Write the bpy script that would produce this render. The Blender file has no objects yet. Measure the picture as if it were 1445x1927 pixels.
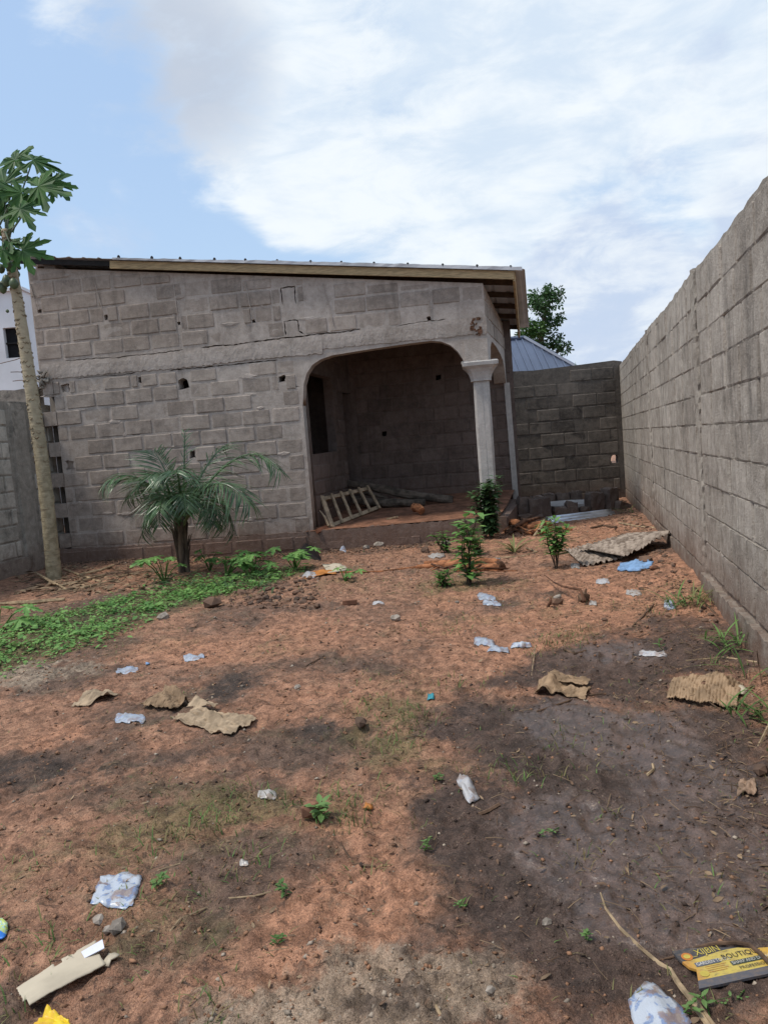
import bpy, math, random
import numpy as np
from mathutils import Vector, Matrix, Euler
random.seed(11)
SC = bpy.context.scene
COL = SC.collection
rnd = random.uniform

# ------------------------------------------------------------------ camera
PW, PH, FPX, ROLL, PITCH = 1445, 1927, 1400.0, 0.079, math.radians(4.9)
CAM = np.array([0.0, 0.0, 1.45])
_R = np.array([1.0, 0, 0]); _F = np.array([0, math.cos(PITCH), -math.sin(PITCH)]); _U = np.array([0, math.sin(PITCH), math.cos(PITCH)])
_cr = math.cos(ROLL) * _R - math.sin(ROLL) * _U
_cu = math.sin(ROLL) * _R + math.cos(ROLL) * _U
cd = bpy.data.cameras.new('camera'); co = bpy.data.objects.new('camera', cd); COL.objects.link(co)
M = Matrix.Identity(4)
for i in range(3):
    M[i][0], M[i][1], M[i][2], M[i][3] = _cr[i], _cu[i], -_F[i], CAM[i]
co.matrix_world = M
cd.sensor_fit = 'HORIZONTAL'; cd.sensor_width = 36; cd.lens = 36 * FPX / PW
cd.clip_start = 0.05; cd.clip_end = 2000
SC.camera = co

# ------------------------------------------------------------------ world, sun, exposure
SUN_EL, SUN_AZ = math.radians(62), math.radians(-105)      # azimuth measured from +Y (view direction) towards +X
sun_dir = Vector((math.sin(SUN_AZ) * math.cos(SUN_EL), math.cos(SUN_AZ) * math.cos(SUN_EL), math.sin(SUN_EL)))
sl = bpy.data.lights.new('sun', 'SUN'); sl.energy = 1.5; sl.angle = math.radians(11); sl.color = (1.0, 0.93, 0.83)
so = bpy.data.objects.new('sun', sl); COL.objects.link(so)
so.rotation_euler = sun_dir.to_track_quat('Z', 'Y').to_euler()
SC.view_settings.view_transform = 'Standard'; SC.view_settings.look = 'None'
SC.view_settings.exposure = 0.97; SC.view_settings.gamma = 1.0; SC.view_settings.use_curve_mapping = False


def node(nt, typ, **kw):
    n = nt.nodes.new(typ)
    for k, v in kw.items():
        if k.startswith('i_'):
            n.inputs[k[2:].replace('_', ' ')].default_value = v
        elif isinstance(k, str) and k.startswith('n_'):
            n.inputs[int(k[2:])].default_value = v
        else:
            setattr(n, k, v)
    return n


def mathn(nt, op, a, b=None, clamp=False):
    n = nt.nodes.new('ShaderNodeMath'); n.operation = op; n.use_clamp = clamp
    for i, v in enumerate((a, b)):
        if v is None: continue
        if isinstance(v, (int, float)): n.inputs[i].default_value = v
        else: nt.links.new(v, n.inputs[i])
    return n.outputs[0]


def mixc(nt, fac, a, b, mode='MIX'):
    n = nt.nodes.new('ShaderNodeMix'); n.data_type = 'RGBA'; n.blend_type = mode
    for idx, v in ((0, fac), (6, a), (7, b)):
        if isinstance(v, (int, float)): n.inputs[idx].default_value = v
        elif isinstance(v, (tuple, list)): n.inputs[idx].default_value = (*v[:3], 1)
        else: nt.links.new(v, n.inputs[idx])
    return n.outputs[2]


def maprange(nt, v, a, b, c=0.0, d=1.0, smooth=True):
    n = nt.nodes.new('ShaderNodeMapRange'); n.interpolation_type = 'SMOOTHSTEP' if smooth else 'LINEAR'
    nt.links.new(v, n.inputs[0])
    for i, x in enumerate((a, b, c, d)): n.inputs[i + 1].default_value = x
    return n.outputs[0]


def noise(nt, vec, scale, detail=4, rough=0.55, dist=0.0):
    n = node(nt, 'ShaderNodeTexNoise'); n.inputs['Scale'].default_value = scale; n.inputs['Detail'].default_value = detail
    n.inputs['Roughness'].default_value = rough; n.inputs['Distortion'].default_value = dist
    if vec is not None: nt.links.new(vec, n.inputs['Vector'])
    return n.outputs['Fac']


def scaled(nt, vec, s, loc=(0, 0, 0)):
    n = nt.nodes.new('ShaderNodeMapping'); n.inputs['Scale'].default_value = s; n.inputs['Location'].default_value = loc
    nt.links.new(vec, n.inputs['Vector']); return n.outputs[0]


def make_world():
    w = bpy.data.worlds.new('World'); SC.world = w; w.use_nodes = True
    nt = w.node_tree; nt.nodes.clear()
    out = node(nt, 'ShaderNodeOutputWorld'); bg = node(nt, 'ShaderNodeBackground'); bg.inputs['Strength'].default_value = 0.088
    nt.links.new(bg.outputs[0], out.inputs[0])
    sky = node(nt, 'ShaderNodeTexSky', sky_type='NISHITA', sun_disc=False)
    sky.sun_elevation = SUN_EL; sky.sun_rotation = SUN_AZ; sky.air_density = 1.2; sky.dust_density = 1.2; sky.ozone_density = 2.0
    tc = node(nt, 'ShaderNodeTexCoord'); d = tc.outputs['Generated']
    sep = node(nt, 'ShaderNodeSeparateXYZ'); nt.links.new(d, sep.inputs[0])
    n1 = noise(nt, scaled(nt, d, (1.0, 1.0, 2.1), (1.31, 0.42, 0.3)), 3.0, 12, 0.60, 0.5)
    n2 = noise(nt, scaled(nt, d, (1.0, 1.0, 2.6), (4.3, 2.1, 0.7)), 8.0, 10, 0.62, 0.35)
    n3 = noise(nt, scaled(nt, d, (1, 1, 1.6), (0.7, 0.2, 0.5)), 5.0, 8, 0.55, 0.25)

    def spot(px, py, r0, r1):
        v = _F * FPX + _cr * (px - PW / 2) - _cu * (py - PH / 2); v = v / np.linalg.norm(v)
        dp = node(nt, 'ShaderNodeVectorMath', operation='DOT_PRODUCT'); nt.links.new(d, dp.inputs[0]); dp.inputs[1].default_value = tuple(v)
        return maprange(nt, dp.outputs['Value'], math.cos(math.radians(r1)), math.cos(math.radians(r0)))
    cov = mathn(nt, 'ADD', mathn(nt, 'MULTIPLY', n1, 0.95), mathn(nt, 'MULTIPLY', n2, 0.45))
    for (px, py, r0, r1, a) in SKY_SPOTS:
        cov = mathn(nt, 'ADD', cov, mathn(nt, 'MULTIPLY', spot(px, py, r0, r1), a))
    cl = maprange(nt, cov, 0.60, 0.90)
    # low cumulus over the right-hand wall: lumpy, from a 3-D noise
    cum = mathn(nt, 'ADD', n3, mathn(nt, 'ADD', mathn(nt, 'MULTIPLY', spot(1330, 480, 3, 15), 0.32), mathn(nt, 'MULTIPLY', spot(1120, 600, 1, 9), 0.22)))
    cum = maprange(nt, cum, 0.64, 0.80)
    base = mixc(nt, 0.7, sky.outputs[0], (2.85, 3.9, 5.45))
    hz = maprange(nt, sep.outputs[2], 0.0, 0.42, 0.55, 0.0)
    base = mixc(nt, hz, base, (3.3, 4.3, 5.4))
    shade = maprange(nt, mathn(nt, 'ADD', mathn(nt, 'MULTIPLY', n2, 0.6), mathn(nt, 'MULTIPLY', n1, 0.4)), 0.38, 0.6)
    cloudc = mixc(nt, shade, (4.1, 4.75, 5.5), (5.5, 5.8, 6.0))
    greyc = mathn(nt, 'MULTIPLY', spot(330, 120, 0, 8), maprange(nt, mathn(nt, 'ADD', mathn(nt, 'MULTIPLY', n1, 0.6), mathn(nt, 'MULTIPLY', n2, 0.4)), 0.36, 0.54))
    cloudc = mixc(nt, mathn(nt, 'MULTIPLY', greyc, 0.75), cloudc, (2.7, 3.05, 3.75))
    c = mixc(nt, mathn(nt, 'MULTIPLY', cl, 0.92), base, cloudc)
    cumc = mixc(nt, maprange(nt, n2, 0.4, 0.65), (3.3, 3.9, 5.0), (4.7, 5.1, 5.6))
    c = mixc(nt, mathn(nt, 'MULTIPLY', cum, 0.8), c, cumc)
    nt.links.new(c, bg.inputs['Color'])


SKY_SPOTS = [(900, 180, 6, 26, 0.30), (1300, 120, 5, 20, 0.22), (620, 390, 3, 12, 0.16), (320, 110, 2, 12, 0.32), (30, 230, 2, 12, -0.12),
             (230, 420, 4, 18, -0.32), (600, 260, 1, 6, -0.14), (790, 270, 1, 5, -0.12), (700, 490, 1, 8, -0.26), (420, 480, 1, 9, -0.2), (1150, 420, 2, 9, -0.30), (1330, 260, 1, 6, -0.12), (60, 60, 3, 10, -0.12), (640, 40, 1, 5, -0.12), (560, 385, 1, 5, 0.2), (140, 170, 1, 6, 0.10), (100, 310, 1, 6, 0.12)]
make_world()

# ------------------------------------------------------------------ pixel -> world helpers (used to find real positions)


def ray(px, py):
    return _F * FPX + _cr * (px - PW / 2) - _cu * (py - PH / 2)


def P(px, py, Y):
    d = ray(px, py); return CAM + d * (Y / d[1])


# ------------------------------------------------------------------ numpy noise and terrain
_rs = np.random.RandomState(5)
_LAT = _rs.rand(256, 256)


def vnoise(x, y):
    x = np.asarray(x, float); y = np.asarray(y, float)
    xi = np.floor(x).astype(int); yi = np.floor(y).astype(int); fx = x - xi; fy = y - yi
    fx = fx * fx * fx * (fx * (fx * 6 - 15) + 10); fy = fy * fy * fy * (fy * (fy * 6 - 15) + 10)
    a = _LAT[xi & 255, yi & 255]; b = _LAT[(xi + 1) & 255, yi & 255]; c = _LAT[xi & 255, (yi + 1) & 255]; d = _LAT[(xi + 1) & 255, (yi + 1) & 255]
    return (a * (1 - fx) + b * fx) * (1 - fy) + (c * (1 - fx) + d * fx) * fy


def fbm(x, y, s, o=4, g=0.5):
    t = 0; a = 1; n = 0
    for i in range(o):
        t = t + a * vnoise(np.asarray(x) * s + 17.3 * i, np.asarray(y) * s - 9.1 * i); n += a; a *= g; s *= 2.03
    return t / n


RWA = np.array([2.05, 3.92]); RWB = np.array([4.92, 15.0])           # right boundary wall: near point, far corner
_rwd = (RWB - RWA) / np.linalg.norm(RWB - RWA); _rwn = np.array([-_rwd[1], _rwd[0]])


_pr = np.random.RandomState(8)
_ny = 1.9 * (9.5 / 1.9) ** _pr.rand(70)
PRINTS = np.stack([_pr.uniform(-0.55, 0.42, 70) * _ny, _ny, _pr.uniform(-0.6, 0.6, 70), _pr.uniform(0.5, 1.0, 70)], 1)


def dents(x, y):
    """shallow footprints trodden into the soil"""
    x = np.asarray(x, float); y = np.asarray(y, float)
    def one(px, py, a, k, x, y):
        ca, sa_ = np.cos(a), np.sin(a); u = (x - px) * ca + (y - py) * sa_; v = -(x - px) * sa_ + (y - py) * ca
        q = (u / 0.05) ** 2 + (v / 0.125) ** 2
        return k * (-0.016 * np.exp(-q ** 2) + 0.007 * np.exp(-((q - 1.9) / 0.8) ** 2))
    if x.size == 1:
        return float(np.sum(one(PRINTS[:, 0], PRINTS[:, 1], PRINTS[:, 2], PRINTS[:, 3], x.reshape(-1)[0], y.reshape(-1)[0])))
    z = np.zeros_like(x)
    for px, py, a, k in PRINTS:
        m = (np.abs(x - px) < 0.3) & (np.abs(y - py) < 0.3)
        z[m] += one(px, py, a, k, x[m], y[m])
    return z


def zg(x, y, fine=False):
    x = np.asarray(x, float); y = np.asarray(y, float)
    s = (x - RWA[0]) * _rwd[0] + (y - RWA[1]) * _rwd[1]; dd = (x - RWA[0]) * _rwn[0] + (y - RWA[1]) * _rwn[1]
    m = np.clip((s + 2) / 4, 0, 1) * np.clip((9.5 - s) / 3, 0, 1)
    z = (0.10 * m + 0.02) * np.exp(-(np.maximum(dd, 0) / 0.5) ** 2)
    far = np.clip((y - 9.5) / 1.5, 0, 1)
    z = z - 0.06 * far * np.clip((x + 4.5) / 2, 0, 1) * np.clip((1.5 - x) / 1.5, 0, 1) + 0.05 * far * np.clip((x - 1.2) / 1.0, 0, 1)
    z = z + 0.05 * (fbm(x, y, 0.7, 3) - 0.5) + 0.03 * (fbm(x + 40, y, 2.6, 3) - 0.5)
    if fine:
        z = z + dents(x, y)
        c = fbm(x, y + 31, 9, 4, 0.6)
        z = z + 0.034 * (c - 0.5) * (0.5 + fbm(x + 7, y, 1.1, 2)) + 0.020 * np.clip(fbm(x, y, 26, 3, 0.6) - 0.5, -0.1, 1) * 2
    return z


def G(px, py, dz=0.0):
    d = ray(px, py); z = 0.0
    for _ in range(12):
        p = CAM + d * ((z - CAM[2]) / d[2]); z = float(zg(p[0], p[1], True)) + dz
    return p


# ------------------------------------------------------------------ object helpers
WL = {}


def tag(o, label=None, cat=None, group=None, kind=None):
    if label: o['label'] = label
    if cat: o['category'] = cat
    if group: o['group'] = group
    if kind: o['kind'] = kind
    return o


def thing(name, loc, label, cat, group=None):
    o = bpy.data.objects.new(name, None); COL.objects.link(o); o.location = Vector(loc); o.empty_display_size = 0.1
    WL[o.name] = np.array([float(v) for v in loc]); return tag(o, label, cat, group)


class MB:
    def __init__(s): s.v = []; s.f = []; s.m = []; s.uv = None

    def add(s, verts, faces, mi=0):
        b = len(s.v); s.v.extend([tuple(float(c) for c in v) for v in verts])
        s.f.extend([tuple(i + b for i in f) for f in faces]); s.m.extend([mi] * len(faces))

    def box(s, c, ax, ay, az, mi=0):          # centre and three half-axis vectors
        c, ax, ay, az = (np.array(a, float) for a in (c, ax, ay, az))
        vs = [c + i * ax + j * ay + k * az for k in (-1, 1) for j in (-1, 1) for i in (-1, 1)]
        s.add(vs, [(0, 2, 3, 1), (4, 5, 7, 6), (0, 1, 5, 4), (2, 6, 7, 3), (0, 4, 6, 2), (1, 3, 7, 5)], mi)

    def beam(s, a, b, w, h, up=(0, 0, 1), mi=0):
        a = np.array(a, float); b = np.array(b, float); d = b - a; L = np.linalg.norm(d); d /= L
        sd = np.cross(d, up); sd /= np.linalg.norm(sd); u = np.cross(sd, d)
        s.box((a + b) / 2, d * L / 2, sd * w / 2, u * h / 2, mi)

    def tube(s, pts, rad, n=6, cap=True, jit=0.0, mi=0):
        pts = [np.array(p, float) for p in pts]; rings = []
        if isinstance(rad, (int, float)): rad = [rad] * len(pts)
        vs = []; fs = []
        prev = None
        for i, p in enumerate(pts):
            d = pts[min(i + 1, len(pts) - 1)] - pts[max(i - 1, 0)]; d = d / (np.linalg.norm(d) + 1e-9)
            if prev is None:
                a = np.cross(d, (0, 0, 1) if abs(d[2]) < 0.9 else (1, 0, 0))
            else: a = prev - d * (prev @ d)
            a = a / (np.linalg.norm(a) + 1e-9); prev = a; b = np.cross(d, a)
            for k in range(n):
                t = 2 * math.pi * k / n; r = rad[i] * (1 + random.uniform(-jit, jit))
                vs.append(p + r * (math.cos(t) * a + math.sin(t) * b))
        for i in range(len(pts) - 1):
            for k in range(n):
                k2 = (k + 1) % n; fs.append((i * n + k, i * n + k2, (i + 1) * n + k2, (i + 1) * n + k))
        if cap:
            fs.append(tuple(range(n))[::-1]); fs.append(tuple((len(pts) - 1) * n + k for k in range(n)))
        s.add(vs, fs, mi)

    def build(s, name, mat, parent=None, loc=None, smooth=False):
        me = bpy.data.meshes.new(name)
        off = np.zeros(3)
        if parent is not None: off = WL[parent.name]
        elif loc is not None: off = np.array(loc, float)
        v = np.array(s.v, float) - off
        me.from_pydata(v.tolist(), [], s.f)
        for m in (mat if isinstance(mat, (list, tuple)) else [mat]): me.materials.append(m)
        if isinstance(mat, (list, tuple)): me.polygons.foreach_set('material_index', s.m)
        if smooth: me.polygons.foreach_set('use_smooth', [True] * len(me.polygons))
        if s.uv is not None:
            ul = me.uv_layers.new(name='UVMap'); flat = []
            for f in s.f:
                for i in f: flat.extend(s.uv[i])
            ul.data.foreach_set('uv', flat)
        me.update()
        o = bpy.data.objects.new(name, me); COL.objects.link(o)
        if parent is not None: o.parent = parent; WL[o.name] = off
        else: o.location = Vector(off); WL[o.name] = off
        return o


# ------------------------------------------------------------------ materials
def newmat(name):
    m = bpy.data.materials.new(name); m.use_nodes = True; nt = m.node_tree; b = nt.nodes['Principled BSDF']
    b.inputs['Specular IOR Level'].default_value = 0.25
    return m, nt, b


def geo_pos(nt):
    return nt.nodes.new('ShaderNodeNewGeometry').outputs['Position']


def set_bump(nt, b, h, strength=0.5, dist=0.01):
    n = nt.nodes.new('ShaderNodeBump'); n.inputs['Strength'].default_value = strength; n.inputs['Distance'].default_value = dist
    nt.links.new(h, n.inputs['Height']); nt.links.new(n.outputs[0], b.inputs['Normal'])


def concrete(name, dark, light, stain=(0.05, 0.045, 0.04), stain_amt=0.3, rand=0.25, red=0.5, redz=0.55, bump=0.6, tint2=None, streak=0.3):
    m, nt, b = newmat(name); p = geo_pos(nt)
    n1 = noise(nt, p, 1.3, 5, 0.6); n2 = noise(nt, p, 9, 6, 0.65); n3 = noise(nt, p, 70, 3, 0.6)
    f = mathn(nt, 'ADD', mathn(nt, 'MULTIPLY', n1, 0.4), mathn(nt, 'ADD', mathn(nt, 'MULTIPLY', n2, 0.4), mathn(nt, 'MULTIPLY', n3, 0.2)))
    f = maprange(nt, f, 0.33, 0.67)
    oi = nt.nodes.new('ShaderNodeObjectInfo')
    f = mathn(nt, 'ADD', f, mathn(nt, 'MULTIPLY', mathn(nt, 'SUBTRACT', oi.outputs['Random'], 0.5), rand * 2), True)
    c = mixc(nt, f, dark, light)
    if tint2: c = mixc(nt, maprange(nt, noise(nt, p, 0.8, 3), 0.4, 0.65), c, mixc(nt, 1.0, c, tint2, 'MULTIPLY'))
    st = noise(nt, scaled(nt, p, (5, 5, 0.5)), 1.4, 5, 0.6)
    c = mixc(nt, mathn(nt, 'MULTIPLY', maprange(nt, st, 0.5, 0.75), streak), c, stain)
    sp = noise(nt, p, 2.6, 6, 0.65, 0.5)
    c = mixc(nt, mathn(nt, 'MULTIPLY', maprange(nt, sp, 0.52, 0.72), stain_amt), c, stain)
    sep = nt.nodes.new('ShaderNodeSeparateXYZ'); nt.links.new(p, sep.inputs[0])
    zz = mathn(nt, 'ADD', sep.outputs[2], mathn(nt, 'MULTIPLY', mathn(nt, 'SUBTRACT', n2, 0.5), 0.5))
    c = mixc(nt, mathn(nt, 'MULTIPLY', maprange(nt, zz, 0.05, redz, 1, 0), red), c, (0.16, 0.085, 0.055))
    nt.links.new(c, b.inputs['Base Color']); b.inputs['Roughness'].default_value = 0.93
    n5 = noise(nt, p, 26, 8, 0.72, 0.3)
    c = mixc(nt, mathn(nt, 'MULTIPLY', maprange(nt, n5, 0.55, 0.66), 0.4), c, mixc(nt, 0.55, c, stain))
    c = mixc(nt, mathn(nt, 'MULTIPLY', maprange(nt, n5, 0.44, 0.34), 0.3), c, tuple(min(0.7, q * 1.25) for q in light))
    nt.links.new(c, b.inputs['Base Color'])
    pit = nt.nodes.new('ShaderNodeTexVoronoi'); pit.inputs['Scale'].default_value = 38; nt.links.new(p, pit.inputs['Vector'])
    h = mathn(nt, 'ADD', mathn(nt, 'ADD', mathn(nt, 'MULTIPLY', n2, 1.0), mathn(nt, 'MULTIPLY', n5, 0.9)), mathn(nt, 'ADD', mathn(nt, 'MULTIPLY', n3, 0.6), mathn(nt, 'MULTIPLY', maprange(nt, pit.outputs[0], 0.05, 0.3), 0.25)))
    set_bump(nt, b, h, bump * 0.8, 0.010)
    return m


def simple(name, col, rough=0.8, var=0.25, scale=12, col2=None, bump=0.0, spec=0.25, trans=0.0, vecscale=(1, 1, 1), rand=0.0, coords='pos', bdist=0.01):
    m, nt, b = newmat(name)
    if coords == 'pos': p = geo_pos(nt)
    else: p = nt.nodes.new('ShaderNodeTexCoord').outputs['Object']
    p = scaled(nt, p, vecscale)
    n = noise(nt, p, scale, 5, 0.6)
    c2 = col2 or tuple(c * (1 - var * 1.3) for c in col)
    f = maprange(nt, n, 0.35, 0.65)
    if rand:
        oi = nt.nodes.new('ShaderNodeObjectInfo'); f = mathn(nt, 'ADD', f, mathn(nt, 'MULTIPLY', mathn(nt, 'SUBTRACT', oi.outputs['Random'], 0.5), rand), True)
    c = mixc(nt, f, c2, col)
    nt.links.new(c, b.inputs['Base Color']); b.inputs['Roughness'].default_value = rough; b.inputs['Specular IOR Level'].default_value = spec
    if bump: set_bump(nt, b, n, bump, bdist)
    if trans:
        tr = nt.nodes.new('ShaderNodeBsdfTranslucent'); nt.links.new(c, tr.inputs[0]); mx = nt.nodes.new('ShaderNodeMixShader'); mx.inputs[0].default_value = trans
        out = nt.nodes['Material Output']; nt.links.new(b.outputs[0], mx.inputs[1]); nt.links.new(tr.outputs[0], mx.inputs[2]); nt.links.new(mx.outputs[0], out.inputs[0])
    return m


M_BLOCK = concrete('house_block', (0.225, 0.185, 0.155), (0.415, 0.35, 0.30), stain_amt=0.35, rand=0.2)
M_MORTAR = concrete('house_mortar', (0.30, 0.253, 0.217), (0.50, 0.435, 0.385), stain_amt=0.25, rand=0.05)
M_BEAM = concrete('beam_concrete', (0.28, 0.235, 0.20), (0.47, 0.41, 0.365), stain_amt=0.25, rand=0.1, bump=1.0)
M_PLINTH = concrete('plinth', (0.13, 0.095, 0.08), (0.26, 0.205, 0.175), stain=(0.05, 0.03, 0.025), stain_amt=0.6, rand=0.1, bump=1.0)
M_RBLOCK = concrete('grey_block', (0.23, 0.20, 0.168), (0.49, 0.442, 0.385), stain_amt=0.35, rand=0.16, bump=1.1, streak=0.5, red=0.7, redz=0.75)
M_RMORTAR = concrete('grey_mortar', (0.24, 0.21, 0.178), (0.44, 0.40, 0.345), stain_amt=0.25, rand=0.05, red=0.75, redz=0.75, bump=0.9)
M_FOOT = concrete('stained_footing', (0.17, 0.14, 0.115), (0.33, 0.285, 0.24), stain=(0.05, 0.045, 0.035), stain_amt=0.6, rand=0.05, red=0.7, redz=0.35, bump=1.0)
M_BBLOCK = concrete('dark_mouldy_block', (0.062, 0.053, 0.046), (0.17, 0.145, 0.122), stain=(0.022, 0.02, 0.02), stain_amt=0.8, rand=0.3, red=0.2)
M_BMORTAR = concrete('dark_mouldy_mortar', (0.06, 0.052, 0.045), (0.155, 0.132, 0.112), stain=(0.022, 0.02, 0.02), stain_amt=0.7, rand=0.05, red=0.2)
M_LBLOCK = concrete('left_wall_block', (0.30, 0.275, 0.235), (0.60, 0.55, 0.475), stain=(0.035, 0.035, 0.03), stain_amt=0.6, rand=0.25, red=0.5)
M_LMORTAR = concrete('left_wall_mortar', (0.2, 0.18, 0.152), (0.43, 0.39, 0.335), stain=(0.03, 0.03, 0.028), stain_amt=0.75, rand=0.05)
M_IBLOCK = concrete('porch_block_shade_tone', (0.085, 0.062, 0.052), (0.165, 0.125, 0.108), stain=(0.03, 0.025, 0.025), stain_amt=0.5, rand=0.3, red=0.6, redz=1.0)  # house block with the porch's deep shade put into its colour
M_IMORTAR = concrete('porch_mortar_shade_tone', (0.09, 0.066, 0.057), (0.165, 0.128, 0.11), stain=(0.03, 0.025, 0.025), stain_amt=0.5, rand=0.05, red=0.6, redz=1.0)  # mortar likewise darkened in colour for the shade inside the porch
M_COLUMN = concrete('cast_column', (0.34, 0.32, 0.30), (0.52, 0.49, 0.46), stain=(0.15, 0.13, 0.12), stain_amt=0.3, rand=0.05, red=0.2)
M_CHUNK = concrete('weathered_chunk', (0.10, 0.072, 0.06), (0.23, 0.18, 0.15), stain=(0.05, 0.035, 0.03), stain_amt=0.5, rand=0.35, red=0.3, redz=0.3)
M_SLAB = concrete('slab_top', (0.34, 0.32, 0.31), (0.5, 0.48, 0.46), stain_amt=0.15, rand=0.0, red=0.0)
M_WOODF = simple('fascia_wood', (0.46, 0.34, 0.19), 0.75, 0.3, 5, bump=0.3, vecscale=(1.5, 1.5, 14))
M_DARKB = simple('dark_board', (0.02, 0.018, 0.018), 0.7)
M_PURLIN = simple('purlin_wood', (0.08, 0.05, 0.03), 0.8)
M_ROOF = simple('roof_metal', (0.55, 0.56, 0.58), 0.4, 0.15, 3, spec=0.5)
M_BLUER = simple('blue_roof_paint', (0.095, 0.118, 0.175), 0.4, 0.15, 0.8, spec=0.5)
M_WHITE = simple('white_paint', (0.72, 0.73, 0.75), 0.8, 0.12, 0.6)
M_BLACK = simple('dark_void', (0.012, 0.012, 0.014), 0.9)
M_LADDER = simple('bare_timber', (0.44, 0.33, 0.22), 0.8, 0.35, 9, bump=0.3)
M_REDEND = simple('red_stained_timber', (0.22, 0.09, 0.05), 0.8)
M_LOG = simple('grey_log', (0.15, 0.118, 0.092), 0.9, 0.5, 7, bump=0.8)
M_ROOT = simple('red_root', (0.42, 0.175, 0.08), 0.85, 0.5, 14, bump=0.6)
M_ROOTD = simple('dark_root', (0.17, 0.085, 0.05), 0.9, 0.5, 14, bump=0.6)
M_STALK = simple('dry_stalk', (0.42, 0.31, 0.19), 0.85, 0.4, 14)
M_STICK = simple('dark_stick', (0.16, 0.10, 0.065), 0.9, 0.4, 14)
M_ZINC = simple('zinc_sheet', (0.62, 0.64, 0.68), 0.3, 0.25, 4, spec=0.7)
M_ZINC.node_tree.nodes['Principled BSDF'].inputs['Metallic'].default_value = 0.85
M_OLDSH = simple('weathered_sheet', (0.38, 0.31, 0.25), 0.9, 0.5, 9, col2=(0.14, 0.105, 0.08), bump=0.5, vecscale=(1, 1, 1))
M_STONE = simple('stone', (0.36, 0.31, 0.26), 0.95, 0.4, 20, bump=0.7, rand=0.8)
M_RSTONE = simple('red_stone', (0.24, 0.12, 0.075), 0.95, 0.4, 20, bump=0.7, rand=0.8)
M_CLOD = simple('soil_clod', (0.20, 0.12, 0.08), 0.97, 0.5, 4, col2=(0.08, 0.055, 0.042))
M_DEBRIS = simple('dry_litter', (0.30, 0.21, 0.13), 0.9, 0.5, 4, col2=(0.11, 0.075, 0.05))
M_CARD = simple('cardboard', (0.44, 0.33, 0.22), 0.9, 0.35, 10, bump=0.3)
M_CARD2 = simple('damp_cardboard', (0.36, 0.245, 0.15), 0.9, 0.35, 9, bump=0.3)
M_CARD3 = simple('pale_cardboard', (0.52, 0.45, 0.34), 0.9, 0.2, 4, bump=0.15)
M_WCARD = simple('white_card', (0.72, 0.73, 0.82), 0.6, 0.05, 5)
M_SANDAL = simple('blue_foam', (0.22, 0.37, 0.60), 0.75, 0.3, 9)
M_BAGBLK = simple('black_plastic', (0.012, 0.012, 0.014), 0.35, spec=0.5)
M_ORANGE = simple('orange_wrapper', (0.55, 0.22, 0.06), 0.5)
M_YELLOW = simple('yellow_wrapper', (0.75, 0.56, 0.03), 0.4, 0.3, 22, col2=(0.62, 0.33, 0.05))
M_PAPERB = simple('brown_paper', (0.34, 0.23, 0.16), 0.9, 0.4, 18)
M_LEAF = simple('weed_leaf', (0.11, 0.24, 0.05), 0.6, 0.5, 5, col2=(0.05, 0.12, 0.025), trans=0.3, rand=0.6)
M_LEAFB = simple('bright_leaf', (0.24, 0.42, 0.12), 0.5, 0.4, 6, col2=(0.10, 0.23, 0.06), trans=0.3)
M_LEAFD = simple('dark_leaf', (0.095, 0.18, 0.07), 0.45, 0.4, 8, trans=0.25)
M_PAPLEAF = simple('papaya_leaf', (0.075, 0.17, 0.04), 0.55, 0.4, 4, col2=(0.04, 0.10, 0.035), trans=0.35)
M_PALM = simple('palm_leaf', (0.10, 0.18, 0.075), 0.33, 0.4, 4, col2=(0.035, 0.075, 0.03), spec=0.6, trans=0.15)
M_TREELEAF = simple('tree_leaf', (0.075, 0.15, 0.055), 0.6, 0.5, 0.8, col2=(0.04, 0.085, 0.035), trans=0.2)
M_TREELEAF2 = simple('tree_leaf_bright', (0.10, 0.19, 0.045), 0.6, 0.5, 0.8, col2=(0.05, 0.11, 0.03), trans=0.2)
M_GRASS = simple('grass_blade', (0.21, 0.23, 0.085), 0.7, 0.5, 3, col2=(0.22, 0.17, 0.085), trans=0.25)
M_GRASSG = simple('green_grass_blade', (0.16, 0.28, 0.08), 0.7, 0.5, 3, trans=0.25)
M_FRUIT = simple('papaya_fruit', (0.10, 0.14, 0.075), 0.45, 0.3, 8, spec=0.4)
M_BARK = simple('bark', (0.10, 0.075, 0.055), 0.95, 0.5, 8, bump=0.8)
M_PALMTR = simple('palm_stump', (0.17, 0.13, 0.095), 0.95, 0.6, 14, bump=0.8, vecscale=(1, 1, 0.25))


def papaya_bark():
    m, nt, b = newmat('papaya_bark'); p = geo_pos(nt)
    n = noise(nt, scaled(nt, p, (3, 3, 22)), 2.0, 4, 0.6); n2 = noise(nt, p, 14, 4)
    sep = nt.nodes.new('ShaderNodeSeparateXYZ'); nt.links.new(p, sep.inputs[0])
    up = maprange(nt, sep.outputs[2], 0.8, 3.2)
    c = mixc(nt, maprange(nt, n2, 0.35, 0.65), (0.24, 0.20, 0.125), (0.37, 0.315, 0.21))
    c = mixc(nt, mathn(nt, 'MULTIPLY', maprange(nt, n, 0.52, 0.66), 0.5), c, (0.14, 0.11, 0.07))
    c = mixc(nt, mathn(nt, 'MULTIPLY', up, 0.5), c, (0.46, 0.38, 0.27))
    nt.links.new(c, b.inputs['Base Color']); b.inputs['Roughness'].default_value = 0.85
    set_bump(nt, b, mathn(nt, 'ADD', n, mathn(nt, 'MULTIPLY', n2, 0.5)), 0.5, 0.02)
    return m


M_PAPBARK = papaya_bark()
M_SCAR = simple('leaf_scar', (0.27, 0.215, 0.14), 0.9)


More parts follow.
